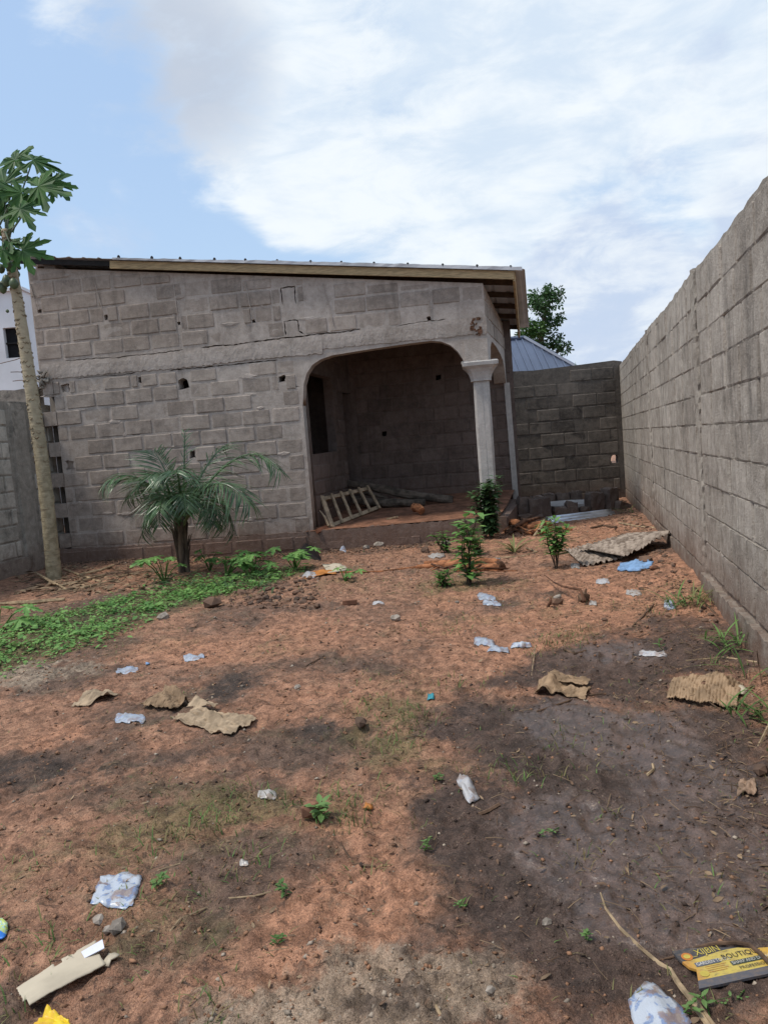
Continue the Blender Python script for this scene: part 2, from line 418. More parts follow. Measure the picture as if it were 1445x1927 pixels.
def plastic(name, base, ink, amount=0.5, dirt=0.3, scale=30, clear=0.0):
    m, nt, b = newmat(name); tc = nt.nodes.new('ShaderNodeTexCoord').outputs['Object']
    n = noise(nt, tc, scale, 4, 0.6, 0.6); n2 = noise(nt, tc, 14, 5, 0.65)
    c = mixc(nt, mathn(nt, 'MULTIPLY', maprange(nt, n, 0.5, 0.58), amount), base, ink)
    c = mixc(nt, mathn(nt, 'MULTIPLY', maprange(nt, n2, 0.52, 0.6), dirt), c, (0.27, 0.17, 0.11))
    nt.links.new(c, b.inputs['Base Color']); b.inputs['Roughness'].default_value = 0.28; b.inputs['Specular IOR Level'].default_value = 0.5
    set_bump(nt, b, n2, 0.6, 0.01)
    if clear:
        tr = nt.nodes.new('ShaderNodeBsdfTransparent'); mx = nt.nodes.new('ShaderNodeMixShader'); out = nt.nodes['Material Output']
        nt.links.new(mathn(nt, 'MULTIPLY', maprange(nt, n2, 0.35, 0.6, 1.0, 0.3), clear), mx.inputs[0]); nt.links.new(b.outputs[0], mx.inputs[1]); nt.links.new(tr.outputs[0], mx.inputs[2]); nt.links.new(mx.outputs[0], out.inputs[0])
    return m


M_SACHET = plastic('clear_sachet', (0.48, 0.53, 0.60), (0.22, 0.33, 0.56), 0.5, 0.55, 30, 0.5)
M_SACHETW = plastic('milky_sachet', (0.50, 0.49, 0.49), (0.30, 0.34, 0.44), 0.4, 0.6, 30, 0.2)
M_SACHETB = plastic('blue_print_sachet', (0.44, 0.48, 0.54), (0.10, 0.18, 0.38), 0.7, 0.7, 24)
M_FILM = plastic('grubby_film', (0.48, 0.45, 0.42), (0.3, 0.26, 0.23), 0.4, 0.6, 30, 0.4)


# ------------------------------------------------------------------ ground
def spots(X, Y, lst, wob=0.35):
    m = np.zeros_like(X)
    wx = (fbm(X, Y, 1.9, 4) - 0.5) * 2; wy = (fbm(X + 55, Y + 13, 1.9, 4) - 0.5) * 2
    for (px, py, rx, ry, a) in lst:
        c = G(px, py); d = np.hypot((X + wx * rx * wob * 2 - c[0]) / rx, (Y + wy * ry * wob * 2 - c[1]) / ry)
        m = np.maximum(m, a * np.clip(1.5 - d * 1.0, 0, 1))
    return m


def sstep(x, a, b):
    t = np.clip((x - a) / (b - a), 0, 1); return t * t * (3 - 2 * t)


def weed_mask(x, y):
    # strip of green weeds running along the left side towards the palm
    pts = [(-60, 1240, 0.75), (40, 1205, 0.78), (150, 1172, 0.7), (260, 1142, 0.62), (360, 1112, 0.6), (450, 1095, 0.5), (540, 1075, 0.36)]
    m = np.zeros_like(np.asarray(x, float))
    w = [(G(a, b), r) for a, b, r in pts]
    for (p, r), (q, r2) in zip(w, w[1:]):
        dx, dy = q[0] - p[0], q[1] - p[1]; L2 = dx * dx + dy * dy
        t = np.clip(((x - p[0]) * dx + (y - p[1]) * dy) / L2, 0, 1)
        d = np.hypot(x - p[0] - t * dx, y - p[1] - t * dy) / (r + (r2 - r) * t)
        m = np.maximum(m, np.clip(1.6 - d * 1.1, 0, 1))
    return m


def masks(X, Y):
    wet = spots(X, Y, [(1120, 1420, 0.75, 0.7, 1), (1300, 1560, 0.7, 0.8, 1), (1150, 1700, 0.55, 0.45, 0.9), (1300, 1760, 0.5, 0.3, 0.9), (900, 1560, 0.25, 0.45, 0.8),
                       (1400, 1650, 0.5, 0.6, 0.9), (1180, 1240, 0.8, 0.6, 0.8), (1330, 1200, 0.5, 0.8, 0.6), (1000, 1640, 0.3, 0.35, 0.8)])
    puddle = spots(X, Y, [(1150, 1370, 0.34, 0.42, 1), (1290, 1640, 0.34, 0.34, 1), (1090, 1580, 0.22, 0.3, 0.8), (1330, 1480, 0.3, 0.25, 0.8), (1150, 1220, 0.25, 0.3, 0.6)], 0.3)
    dark = spots(X, Y, [(450, 1295, 0.2, 0.34, 1.0), (60, 1440, 0.55, 0.35, 0.9), (330, 1330, 0.5, 0.25, 0.6), (560, 1250, 0.9, 0.35, 0.55), (260, 1500, 0.5, 0.2, 0.6), (600, 1420, 0.35, 0.25, 0.6),
                        (120, 1290, 0.6, 0.35, 0.5), (760, 1150, 1.2, 0.4, 0.4), (420, 1200, 0.6, 0.5, 0.5), (520, 1620, 0.25, 0.16, 0.6), (150, 1150, 1.0, 0.8, 0.75)])
    bare = spots(X, Y, [(1150, 1150, 1.5, 1.6, 1), (380, 1225, 0.55, 0.4, 0.9), (560, 1190, 0.7, 0.6, 0.6), (650, 1690, 0.28, 0.3, 1), (130, 1380, 0.35, 0.25, 0.8), (620, 1330, 0.5, 0.3, 0.6), (690, 1600, 0.18, 0.4, 0.8), (1000, 1010, 1.6, 1.2, 0.8), (200, 1420, 0.3, 0.15, 0.7)])
    sand = spots(X, Y, [(760, 1850, 0.36, 0.26, 1), (640, 1930, 0.4, 0.2, 0.9), (60, 1270, 0.7, 0.45, 0.75), (420, 1880, 0.2, 0.12, 0.5)])
    moss = spots(X, Y, [(380, 1540, 0.45, 0.3, 0.9), (560, 1540, 0.35, 0.3, 0.7), (740, 1370, 0.25, 0.45, 0.8), (860, 1100, 0.6, 0.7, 0.7), (330, 1720, 0.35, 0.2, 0.5), (1010, 1140, 0.5, 0.6, 0.4), (100, 1640, 0.3, 0.2, 0.4), (640, 1100, 1.3, 0.7, 0.35), (990, 1450, 0.3, 0.25, 0.3)])
    base = fbm(X, Y, 1.3, 5, 0.6)
    dark = np.clip(dark + sstep(base, 0.50, 0.68) * 0.6 - bare * 0.55, 0, 1)
    fine = fbm(X + 3, Y + 9, 7, 4, 0.65)
    return (np.clip(dark * (0.6 + 0.8 * fine), 0, 1), np.clip(wet * 1.1, 0, 1) * sstep(wet * 0.6 + fbm(X, Y, 3, 4) * 0.6, 0.35, 0.7), sand * sstep(fine + sand * 0.5, 0.4, 0.9),
            np.clip(moss * sstep(fine + moss * 0.35, 0.45, 0.85) + 0.25 * sstep(fbm(X + 90, Y, 2.2, 4), 0.58, 0.72), 0, 1), puddle * wet, weed_mask(X, Y), np.clip(bare * (0.5 + fine), 0, 1), spots(X, Y, [(450, 1295, 0.17, 0.3, 1.0), (1040, 1115, 0.4, 0.25, 0.6), (60, 1450, 0.45, 0.22, 0.9), (620, 1390, 0.25, 0.2, 0.7)]) * np.clip(0.3 + fine, 0, 1))


def make_ground():
    yf = np.exp(np.linspace(math.log(1.25), math.log(17.5), 470))
    tx = np.linspace(-1, 1, 560)
    xf = 0.0 + np.sinh(tx * 2.4) / math.sinh(2.4) * 7.2
    xs = np.concatenate([[-120, -60, -30, -16, -10], xf, [9, 13, 22, 45, 120]]); ys = np.concatenate([[-60, -30, -12, -5, -2, -0.5, 0.5, 1.0], yf, [20, 25, 35, 60, 110, 200]])
    X, Y = np.meshgrid(xs, ys); Z = zg(X, Y, True)
    mk = masks(X, Y)
    Z = Z - 0.03 * mk[4] * (Z - zg(X, Y)) / 0.02 * 0.2 + 0.012 * sstep(fbm(X, Y, 34, 3, 0.6), 0.52, 0.7) * (mk[2] * 1.3 + 0.25)
    nx, ny = len(xs), len(ys)
    V = np.stack([X, Y, Z], -1).reshape(-1, 3)
    i = np.arange((nx - 1) * (ny - 1)); r = i // (nx - 1); c = i % (nx - 1); a = r * nx + c
    F = np.stack([a, a + 1, a + nx + 1, a + nx], -1)
    me = bpy.data.meshes.new('ground')
    me.vertices.add(len(V)); me.vertices.foreach_set('co', V.ravel())
    me.loops.add(F.size); me.loops.foreach_set('vertex_index', F.ravel().astype(np.int32))
    me.polygons.add(len(F)); me.polygons.foreach_set('loop_start', (np.arange(len(F)) * 4).astype(np.int32))
    me.polygons.foreach_set('use_smooth', np.ones(len(F), bool)); me.update(calc_edges=True)
    for nm, ch in (('soil_a', mk[:3]), ('soil_b', mk[3:6]), ('soil_c', mk[6:8] + mk[6:7])):
        at = me.color_attributes.new(nm, 'FLOAT_COLOR', 'POINT')
        arr = np.ones((len(V), 4), np.float32)
        for k, mm in enumerate(ch): arr[:, k] = mm.reshape(-1)
        at.data.foreach_set('color', arr.ravel())
    m, nt, b = newmat('red_earth'); p = geo_pos(nt)
    A = nt.nodes.new('ShaderNodeVertexColor'); A.layer_name = 'soil_a'; B = nt.nodes.new('ShaderNodeVertexColor'); B.layer_name = 'soil_b'
    sa = nt.nodes.new('ShaderNodeSeparateColor'); nt.links.new(A.outputs[0], sa.inputs[0]); sb = nt.nodes.new('ShaderNodeSeparateColor'); nt.links.new(B.outputs[0], sb.inputs[0])
    Cc = nt.nodes.new('ShaderNodeVertexColor'); Cc.layer_name = 'soil_c'; sc_ = nt.nodes.new('ShaderNodeSeparateColor'); nt.links.new(Cc.outputs[0], sc_.inputs[0])
    n1 = noise(nt, p, 6, 6, 0.65); n2 = noise(nt, p, 45, 5, 0.65); n3 = noise(nt, p, 230, 3, 0.6); n4 = noise(nt, p, 110, 4, 0.6)

    def brk(v, lo, hi, k=0.6):      # break a soft mask up with grain
        return maprange(nt, mathn(nt, 'ADD', v, mathn(nt, 'MULTIPLY', mathn(nt, 'SUBTRACT', mathn(nt, 'ADD', mathn(nt, 'MULTIPLY', n1, 0.55), mathn(nt, 'ADD', mathn(nt, 'MULTIPLY', n2, 0.3), mathn(nt, 'MULTIPLY', n4, 0.15))), 0.5), k * 4)), lo, hi)
    c = mixc(nt, maprange(nt, n1, 0.3, 0.7), (0.28, 0.145, 0.09), (0.46, 0.25, 0.158))
    c = mixc(nt, mathn(nt, 'MULTIPLY', maprange(nt, n2, 0.5, 0.68), 0.45), c, (0.14, 0.08, 0.055))
    c = mixc(nt, mathn(nt, 'MULTIPLY', brk(sc_.outputs[0], 0.1, 0.9, 0.5), 0.8), c, (0.47, 0.235, 0.14))
    c = mixc(nt, mathn(nt, 'MULTIPLY', brk(sa.outputs[0], 0.0, 0.85), 0.85), c, (0.125, 0.086, 0.066))
    c = mixc(nt, mathn(nt, 'MULTIPLY', brk(sc_.outputs[1], 0.2, 0.8, 0.6), 0.85), c, (0.045, 0.038, 0.035))
    c = mixc(nt, mathn(nt, 'MULTIPLY', brk(sb.outputs[0], 0.0, 0.95), 0.75), c, (0.17, 0.135, 0.065))
    c = mixc(nt, mathn(nt, 'MULTIPLY', brk(sb.outputs[2], 0.2, 0.7), 0.75), c, (0.075, 0.08, 0.035))
    c = mixc(nt, mathn(nt, 'MULTIPLY', brk(sa.outputs[2], 0.2, 0.8), 0.8), c, (0.36, 0.285, 0.21))
    wetf = brk(sa.outputs[1], 0.05, 0.75, 0.45)
    c = mixc(nt, mathn(nt, 'MULTIPLY', wetf, 0.93), c, (0.078, 0.053, 0.043))
    c = mixc(nt, mathn(nt, 'MULTIPLY', maprange(nt, n3, 0.6, 0.75), 0.35), c, (0.42, 0.31, 0.22))
    c = mixc(nt, mathn(nt, 'MULTIPLY', maprange(nt, n3, 0.42, 0.28), 0.5), c, (0.05, 0.032, 0.025))
    fm = noise(nt, p, 11, 7, 0.68, 0.6)
    c = mixc(nt, 1.0, c, maprange(nt, fm, 0.35, 0.65, 0.62, 1.3), 'MULTIPLY')
    fl = noise(nt, p, 17, 9, 0.76, 0.4); fl2 = noise(nt, p, 70, 6, 0.72)
    c = mixc(nt, mathn(nt, 'MULTIPLY', maprange(nt, fl, 0.535, 0.61), 0.55), c, (0.055, 0.04, 0.032))
    c = mixc(nt, mathn(nt, 'MULTIPLY', maprange(nt, fl2, 0.60, 0.66), 0.45), c, (0.40, 0.29, 0.20))
    gr = maprange(nt, mathn(nt, 'ADD', mathn(nt, 'MULTIPLY', n4, 0.5), mathn(nt, 'MULTIPLY', n3, 0.5)), 0.36, 0.64, 0.68, 1.28)
    c = mixc(nt, 1.0, c, gr, 'MULTIPLY')
    nt.links.new(c, b.inputs['Base Color'])
    pud = brk(sb.outputs[1], 0.08, 0.5, 0.3)
    nt.links.new(mathn(nt, 'SUBTRACT', mathn(nt, 'SUBTRACT', 0.97, mathn(nt, 'MULTIPLY', wetf, 0.25)), mathn(nt, 'MULTIPLY', pud, 0.40)), b.inputs['Roughness'])
    h = mathn(nt, 'ADD', mathn(nt, 'MULTIPLY', n2, 1.0), mathn(nt, 'ADD', mathn(nt, 'MULTIPLY', n3, 0.45), mathn(nt, 'MULTIPLY', n1, 0.6)))
    bm = nt.nodes.new('ShaderNodeBump'); bm.inputs['Distance'].default_value = 0.018
    nt.links.new(mathn(nt, 'SUBTRACT', 1.0, mathn(nt, 'MULTIPLY', pud, 0.72)), bm.inputs['Strength']); nt.links.new(h, bm.inputs['Height']); nt.links.new(bm.outputs[0], b.inputs['Normal'])
    nt.links.new(mathn(nt, 'ADD', 0.3, mathn(nt, 'MULTIPLY', pud, 0.35)), b.inputs['Specular IOR Level'])
    me.materials.append(m)
    o = bpy.data.objects.new('ground', me); COL.objects.link(o); tag(o, 'bare red earth yard with dark damp patches', kind='structure')


make_ground()

# ------------------------------------------------------------------ walls of blocks
UP = np.array([0, 0, 1.0])


def block_mesh(name, mat, seed, nx=5, nz=4, depth=0.05, jit=0.012, smear=False):
    gx = [0, 0.028, 0.34, 0.67, 0.972, 1]; gz_ = [0, 0.06, 0.5, 0.94, 1]
    r = random.Random(seed); vs = []; fs = []
    w, h = 1.0, 1.0
    for j in range(nz + 1):
        for i in range(nx + 1):
            x = gx[i] - 0.5; z = gz_[j] - 0.5; e = (i in (0, nx)) or (j in (0, nz)); cnr = (i in (0, nx)) and (j in (0, nz))
            y = -r.uniform(0, 0.004)
            if i in (1, nx - 1): x += r.uniform(-1, 1) * 0.008
            if j in (1, nz - 1): z += r.uniform(-1, 1) * 0.018
            if e:
                x += r.uniform(-1, 0.3) * jit * (1 if x > 0 else -1) * 1.2; z += r.uniform(-1, 0.35) * jit * 2.2 * (1 if z > 0 else -1); y = 0.004 + r.uniform(0, 0.003)
            if smear and e and i not in (0, nx): y = -r.uniform(0, 0.004); z = gz_[j] - 0.5
            if smear and i in (0, nx): y = 0.012 + r.uniform(0, 0.004)
            if smear and j == 0 and i not in (0, nx): y = 0.004 + r.uniform(-0.002, 0.004)
            if cnr and not smear: x *= 0.985; z *= 0.96; y = 0.0065
            vs.append((x, y, z))
    for j in range(nz):
        for i in range(nx):
            a = j * (nx + 1) + i; fs.append((a, a + 1, a + nx + 2, a + nx + 1))
    loop = [i for i in range(nx + 1)] + [(j + 1) * (nx + 1) - 1 for j in range(1, nz + 1)] + [nz * (nx + 1) + i for i in range(nx - 1, -1, -1)] + [j * (nx + 1) for j in range(nz - 1, 0, -1)]
    b = len(vs)
    for k in loop: vs.append((vs[k][0], depth, vs[k][2]))
    n = len(loop)
    for k in range(n): fs.append((loop[k], b + k, b + (k + 1) % n, loop[(k + 1) % n]))
    me = bpy.data.meshes.new(name); me.from_pydata(vs, [], fs); me.materials.append(mat); me.update()
    return me


def block_set(mat, base, n=8, smear=False):
    return [block_mesh('block', mat, base + i, smear=smear) for i in range(n)]


def wall_body(name, mat, parent, O, u, nrm, outline, holes, thick):
    cu = bpy.data.curves.new('tmp', 'CURVE'); cu.dimensions = '2D'; cu.fill_mode = 'BOTH'; cu.extrude = thick / 2
    for poly in [outline] + holes:
        sp = cu.splines.new('POLY'); sp.points.add(len(poly) - 1)
        for pt, (a, b) in zip(sp.points, poly): pt.co = (a, b, 0, 1)
        sp.use_cyclic_u = True
    ob = bpy.data.objects.new('tmp', cu); COL.objects.link(ob)
    dg = bpy.context.evaluated_depsgraph_get(); dg.update()
    me = bpy.data.meshes.new_from_object(ob.evaluated_get(dg))
    bpy.data.objects.remove(ob); bpy.data.curves.remove(cu)
    me.name = name
    off = WL[parent.name]
    O = np.array([O[0], O[1], 0.0]); u = np.array([u[0], u[1], 0]); nrm = np.array([nrm[0], nrm[1], 0])
    for v in me.vertices:
        s, z, d = v.co
        v.co = Vector(O + u * s + UP * z + nrm * (d - thick / 2) - off)
    me.materials.clear(); me.materials.append(mat); me.update()
    o = bpy.data.objects.new(name, me); COL.objects.link(o); o.parent = parent; WL[o.name] = off
    return o


def lay_blocks(parent, O, u, nrm, s0, s1, z0, ch, nrows, ztop, blocked, meshes, bl=0.475, gap=0.022, proud=0.008, seed=1, name='block', limit=299, prio=None, rough=False, gapz=None):
    """courses of blocks on a wall face; blocked(s,z) tells where there is no block"""
    r = random.Random(seed); rot = math.atan2(u[1], u[0]); off = WL[parent.name]; items = []
    for k in range(nrows):
        za = z0 + k * ch; zb = za + ch - (gapz or gap)
        s = s0 - (bl * 0.5 if k % 2 else 0) - r.uniform(0, 0.08)
        while s < s1:
            L = bl + r.uniform(-0.035, 0.03); a, b = max(s, s0), min(s + L - gap * r.uniform(0.7, 1.8), s1); s += L
            if b - a < 0.07: continue
            zt = min(ztop(a), ztop(b)); top = min(zb, zt)
            if top - za < 0.06: continue
            n = 26; run = None; runs = []
            for i in range(n + 1):
                x = a + (b - a) * i / n; ok = not any(blocked(x, zz) for zz in (za, (za + top) / 2, top))
                if ok and run is None: run = x
                if (not ok or i == n) and run is not None:
                    runs.append((run, x if ok else x - (b - a) / n)); run = None
            for (p, q) in runs:
                if q - p > 0.07: items.append((p, q, za, top))
    if prio: items.sort(key=prio)
    for idx, (p, q, za, top) in enumerate(items[:limit]):
        o = bpy.data.objects.new(name, meshes[r.randrange(len(meshes))]); COL.objects.link(o); o.parent = parent
        c = np.array([O[0], O[1], 0]) + np.array([u[0], u[1], 0]) * (p + q) / 2 + UP * (za + top) / 2 + np.array([nrm[0], nrm[1], 0]) * (proud + r.uniform(-0.004, 0.006) + (r.choice((-0.010, -0.005, -0.001, 0.0, 0.002)) if rough else 0))
        o.location = Vector(c - off); o.rotation_euler = (0, r.uniform(-0.012, 0.012), rot + r.uniform(-0.008, 0.008))
        flip = -1 if r.random() < 0.5 else 1
        o.scale = (q - p, 1.0, top - za)
    rest = items[limit:]
    if rest:
        mb = MB()
        for (p, q, za, top) in rest:
            me = meshes[r.randrange(len(meshes))]
            vs = [np.array([O[0], O[1], 0]) + np.array([u[0], u[1], 0]) * ((p + q) / 2 + v.co.x * (q - p)) + UP * ((za + top) / 2 + v.co.z * (top - za)) + np.array([nrm[0], nrm[1], 0]) * (proud - v.co.y) for v in me.vertices]
            mb.add(vs, [tuple(pl.vertices) for pl in me.polygons])
        o = mb.build('blockwork', meshes[0].materials[0], parent); o['kind'] = 'stuff'
    return len(items)


def jag_rect(cx, cz, w, h, r, n=3):
    pts = []
    for (a, b), (c, d) in zip([(-1, -1), (1, -1), (1, 1), (-1, 1)], [(1, -1), (1, 1), (-1, 1), (-1, -1)]):
        for i in range(n):
            t = i / n; pts.append((cx + (a + (c - a) * t) * w / 2 + r.uniform(-1, 1) * w * 0.12, cz + (b + (d - b) * t) * h / 2 + r.uniform(-1, 1) * h * 0.12))
    return pts


def slit(path, w, r, dens=0.04):
    """a narrow ragged gap along a path, as a closed outline"""
    pts = []
    for (a, b) in zip(path, path[1:]):
        L = math.hypot(b[0] - a[0], b[1] - a[1]); n = max(1, int(L / dens))
        for i in range(n): pts.append((a[0] + (b[0] - a[0]) * i / n, a[1] + (b[1] - a[1]) * i / n))
    pts.append(path[-1]); up, dn = [], []
    for i, p in enumerate(pts):
        a = pts[max(0, i - 1)]; b = pts[min(len(pts) - 1, i + 1)]; dx, dz = b[0] - a[0], b[1] - a[1]; L = math.hypot(dx, dz)
        nx_, nz_ = -dz / L, dx / L; o = r.uniform(-1, 1) * 0.006; ww = w * r.uniform(0.35, 1.0) * (0.15 if i in (0, len(pts) - 1) else 1)
        up.append((p[0] + nx_ * (o + ww / 2), p[1] + nz_ * (o + ww / 2))); dn.append((p[0] + nx_ * (o - ww / 2), p[1] + nz_ * (o - ww / 2)))
    return dn + up[::-1]


# ------------------------------------------------------------------ the house
HL = np.array([-5.30, 12.05]); HU = np.array([0.9927, -0.1205]); HN = np.array([-0.1205, -0.9927]); HV = np.array([0.27, 0.963]) / math.hypot(0.27, 0.963)
HV2 = HV
WLEN = 7.07


def hp(s, z, out=0.0, t=0.0, v=None):
    b = HL + HU * s + HN * out + (HV if v is None else v) * t
    return np.array([b[0], b[1], z])


house = thing('unfinished_house', (HL[0], HL[1], 0), 'unplastered grey block house with arched porch and sloping roof', 'house')
rr = random.Random(4)
arch = [(4.215, 0.24), (4.23, 1.2), (4.235, 2.35), (4.26, 2.52), (4.32, 2.68), (4.42, 2.80), (4.55, 2.87), (4.74, 2.915), (5.35, 2.955), (6.0, 2.985), (6.25, 2.99), (6.40, 2.965), (6.53, 2.90), (6.63, 2.80), (6.70, 2.68), (6.73, 2.56)]
wtop = lambda s: 4.715 - 0.1365 * s


def inarch(s, z, pad=0.03):
    if s < 4.2 - pad or s > 6.76 + pad or z > 3.02: return z < 2.56 and s > 4.2 - pad
    if s > 6.73: return z < 2.56
    # height of arch at s
    pts = arch[2:]
    for (a, b), (c, d) in zip(pts, pts[1:]):
        if a <= s <= c: return z < b + (d - b) * (s - a) / max(c - a, 1e-6) + pad
    return True


putlogs = [(2.35, 2.695, 0.16, 0.15), (0.40, 2.80, 0.13, 0.12), (1.65, 2.82, 0.05, 0.09), (3.93, 2.63, 0.10, 0.10), (0.335, 1.575, 0.13, 0.13), (2.385, 1.59, 0.10, 0.12),
           (0.116, 4.03, 0.07, 0.06), (1.205, 3.83, 0.06, 0.08), (2.38, 3.625, 0.05, 0.05), (3.565, 3.54, 0.05, 0.05), (4.805, 3.315, 0.055, 0.06), (6.24, 3.32, 0.055, 0.055)]
holes = [jag_rect(a, b, w, h, rr) for a, b, w, h in putlogs]
beamtop = lambda s: 3.215 - 0.025 * math.sin(s * 0.9) + (0.06 * max(0, (s - 5.6)) if s > 5.6 else 0)
beambot = lambda s: 2.955 + 0.012 * math.sin(s * 2.1)
crk = [(0.45 + i * 0.28, beamtop(0.45 + i * 0.28) + 0.012 + rr.uniform(-0.012, 0.012)) for i in range(18)]
crk2 = [(5.75 + i * 0.15, beamtop(5.75 + i * 0.15) + 0.012 + rr.uniform(-0.01, 0.01)) for i in range(8)]
slits = [slit(crk[0:8], 0.016, rr), slit(crk[8:], 0.024, rr), slit(crk2[:6], 0.013, rr),
         slit([(4.04, 3.74), (4.035, 3.99), (4.25, 3.995), (4.245, 3.735)], 0.03, rr), slit([(4.05, 3.275), (4.045, 3.49), (4.25, 3.495), (4.255, 3.33), (4.33, 3.275)], 0.026, rr),
         slit([(4.06, 2.50), (4.19, 2.50)], 0.02, rr), slit([(3.97, 2.72), (3.965, 2.85)], 0.012, rr),
         slit([(0.6 + i * 0.25, 2.93 + rr.uniform(-0.012, 0.006)) for i in range(5)], 0.016, rr), slit([(2.15 + i * 0.25, 2.925 + rr.uniform(-0.012, 0.008)) for i in range(8)], 0.022, rr), slit([(0.9 + i * 0.2, 1.98 + rr.uniform(-0.01, 0.01)) for i in range(5)], 0.014, rr)]
zsp = 2.951
wall_body('wall', M_MORTAR, house, HL, HU, HN, [(0.2, -0.3), (4.216, -0.3), (4.216, zsp), (0.2, zsp)], [h for h, q in zip(holes, putlogs) if q[1] < zsp] + slits[5:], 0.215)
wall_body('wall', M_MORTAR, house, HL, HU, HN, [(4.217, -0.3), (WLEN, -0.3), (WLEN, 0.25), (4.217, 0.24)], [], 0.215)
wall_body('wall', M_MORTAR, house, HL, HU, HN, [(0, zsp + 0.001), (4.217, zsp + 0.001), (4.217, 2.2)] + arch[2:] + [(WLEN, 2.56), (WLEN, wtop(WLEN)), (0, wtop(0))], [h for h, q in zip(holes, putlogs) if q[1] > zsp] + slits[:5], 0.215)


def blk_front(s, z):
    if inarch(s, z): return True
    if s > 4.15 and z > 2.44 and z < 3.2: return True
    if s > 6.6 and z < 3.3: return True
    for a, b, w, h in putlogs:
        if abs(s - a) < w * 0.62 and abs(z - b) < h * 0.62: return True
    for (a, b, c, d) in ((4.01, 4.28, 3.71, 4.02), (4.02, 4.35, 3.22, 3.52)):
        if a < s < b and c < z < d and not (a + 0.045 < s < b - 0.045 and z < d - 0.04): return True
    return False


HB = block_set(M_BLOCK, 100, 9)
lay_blocks(house, HL, HU, HN, 0.21, WLEN - 0.02, 0.245, 0.2467, 11, lambda s: beambot(s) - 0.055, blk_front, HB, seed=3, rough=True, gap=0.028)
lay_blocks(house, HL, HU, HN, 0.015, WLEN - 0.02, 3.27, 0.2467, 7, lambda s: wtop(s) - 0.03, lambda s, z: blk_front(s, z) or z < beamtop(s) + 0.02, HB, seed=5, rough=True, gap=0.028)


def band(name, mat, zb, zt, s0, s1, out, thick, n, jit, parent=house, fr=hp):
    """a cast band with ragged top and bottom edges"""
    mb = MB(); rows = 4; vs = []; fs = []; r = random.Random(n)
    for i in range(n + 1):
        s = s0 + (s1 - s0) * i / n
        for j in range(rows + 1):
            e = j in (0, rows); z = zb(s) + (zt(s) - zb(s)) * j / rows + (r.uniform(-jit, jit) if e else 0)
            vs.append(fr(s, z, out + (r.uniform(-0.002, 0.002) if not e else -0.004)))
        vs.append(fr(s, vs[-1][2], out - thick)); vs.append(fr(s, vs[-rows - 2][2], out - thick))
    k = rows + 3
    for i in range(n):
        for j in range(rows): fs.append((i * k + j, (i + 1) * k + j, (i + 1) * k + j + 1, i * k + j + 1))
        fs.append((i * k + rows, (i + 1) * k + rows, (i + 1) * k + rows + 1, i * k + rows + 1)); fs.append((i * k + rows + 2, (i + 1) * k + rows + 2, (i + 1) * k, i * k))
    mb.add(vs, fs); return mb.build(name, mat, parent)


band('ring_beam', M_BEAM, beambot, lambda s: beamtop(s) - 0.012, 0.05, 4.6, 0.022, 0.06, 130, 0.013)
band('ring_beam', M_BEAM, lambda s: 3.02, lambda s: beamtop(s) - 0.012, 4.6, 7.085, 0.018, 0.06, 80, 0.012)
band('plinth', M_PLINTH, lambda s: -0.25, lambda s: 0.235 - 0.02 * math.sin(s * 1.3), -0.03, 4.15, 0.045, 0.1, 80, 0.012)
band('plinth', M_PLINTH, lambda s: -0.25, lambda s: 0.25 + 0.015 * (s - 4.2), 4.15, WLEN + 0.12, 0.075, 0.2, 70, 0.014)
PB = block_set(M_PLINTH, 300, 4)
lay_blocks(house, HL, HU, HN, 0.02, 4.1, -0.02, 0.24, 1, lambda s: 0.21, lambda s, z: False, PB, proud=0.052, seed=9, bl=0.5, gap=0.04)
lay_blocks(house, HL, HU, HN, 4.3, 7.0, -0.04, 0.17, 1, lambda s: 0.21, lambda s, z: (s * 1.7) % 1.0 < 0.35, PB, proud=0.078, seed=12, bl=0.5, gap=0.05)
# toothing blocks left proud of the left end for a wall never built
for k in range(6):
    z = 0.245 + 2 * k * 0.2467 + 0.115; L_ = 0.10 + rr.uniform(-0.015, 0.01); mb = MB()
    mb.box(hp(0.205 - L_, z, -0.085), np.append(HU, 0) * L_, np.append(HN, 0) * 0.105, UP * 0.112)
    mb.build('block', M_BLOCK, house)
# end wall, back wall and the porch partition
wall_body('wall', M_MORTAR, house, HL + HU * 0.22, HV, (-HV[1], HV[0]), [(0.08, -0.3), (2.75, -0.3), (2.75, 4.44), (0.08, wtop(0) + 0.06)], [], 0.2)
wall_body('wall', M_BMORTAR, house, HL - HU * 0.03, HV, (-HV[1], HV[0]), [(0.2, -0.3), (0.5, -0.3), (0.5, 2.94), (0.2, 2.94)], [], 0.30)  # added backing in dark mortar colour so the toothing gaps read as shade
bo = HL + HV * 2.5
bt = lambda s: 4.715 - 0.133 * s - 0.215
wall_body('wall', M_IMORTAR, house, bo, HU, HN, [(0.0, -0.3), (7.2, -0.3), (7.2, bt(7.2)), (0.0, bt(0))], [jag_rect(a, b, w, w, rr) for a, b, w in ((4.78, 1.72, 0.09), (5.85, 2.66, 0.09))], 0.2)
wall_body('wall', M_BLACK, house, bo - HN * 0.21, HU, HN, [(0.0, -0.3), (7.2, -0.3), (7.2, bt(7.2)), (0.0, bt(0))], [], 0.02)  # unseen black skin added behind the back wall so its holes show dark
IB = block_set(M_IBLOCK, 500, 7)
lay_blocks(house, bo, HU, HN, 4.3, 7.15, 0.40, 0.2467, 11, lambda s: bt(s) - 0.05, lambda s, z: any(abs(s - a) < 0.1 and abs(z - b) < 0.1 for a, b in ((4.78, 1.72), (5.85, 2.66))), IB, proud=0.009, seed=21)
po = HL + HU * 4.215 + HN * (-0.0)
PN = (HV[1], -HV[0])
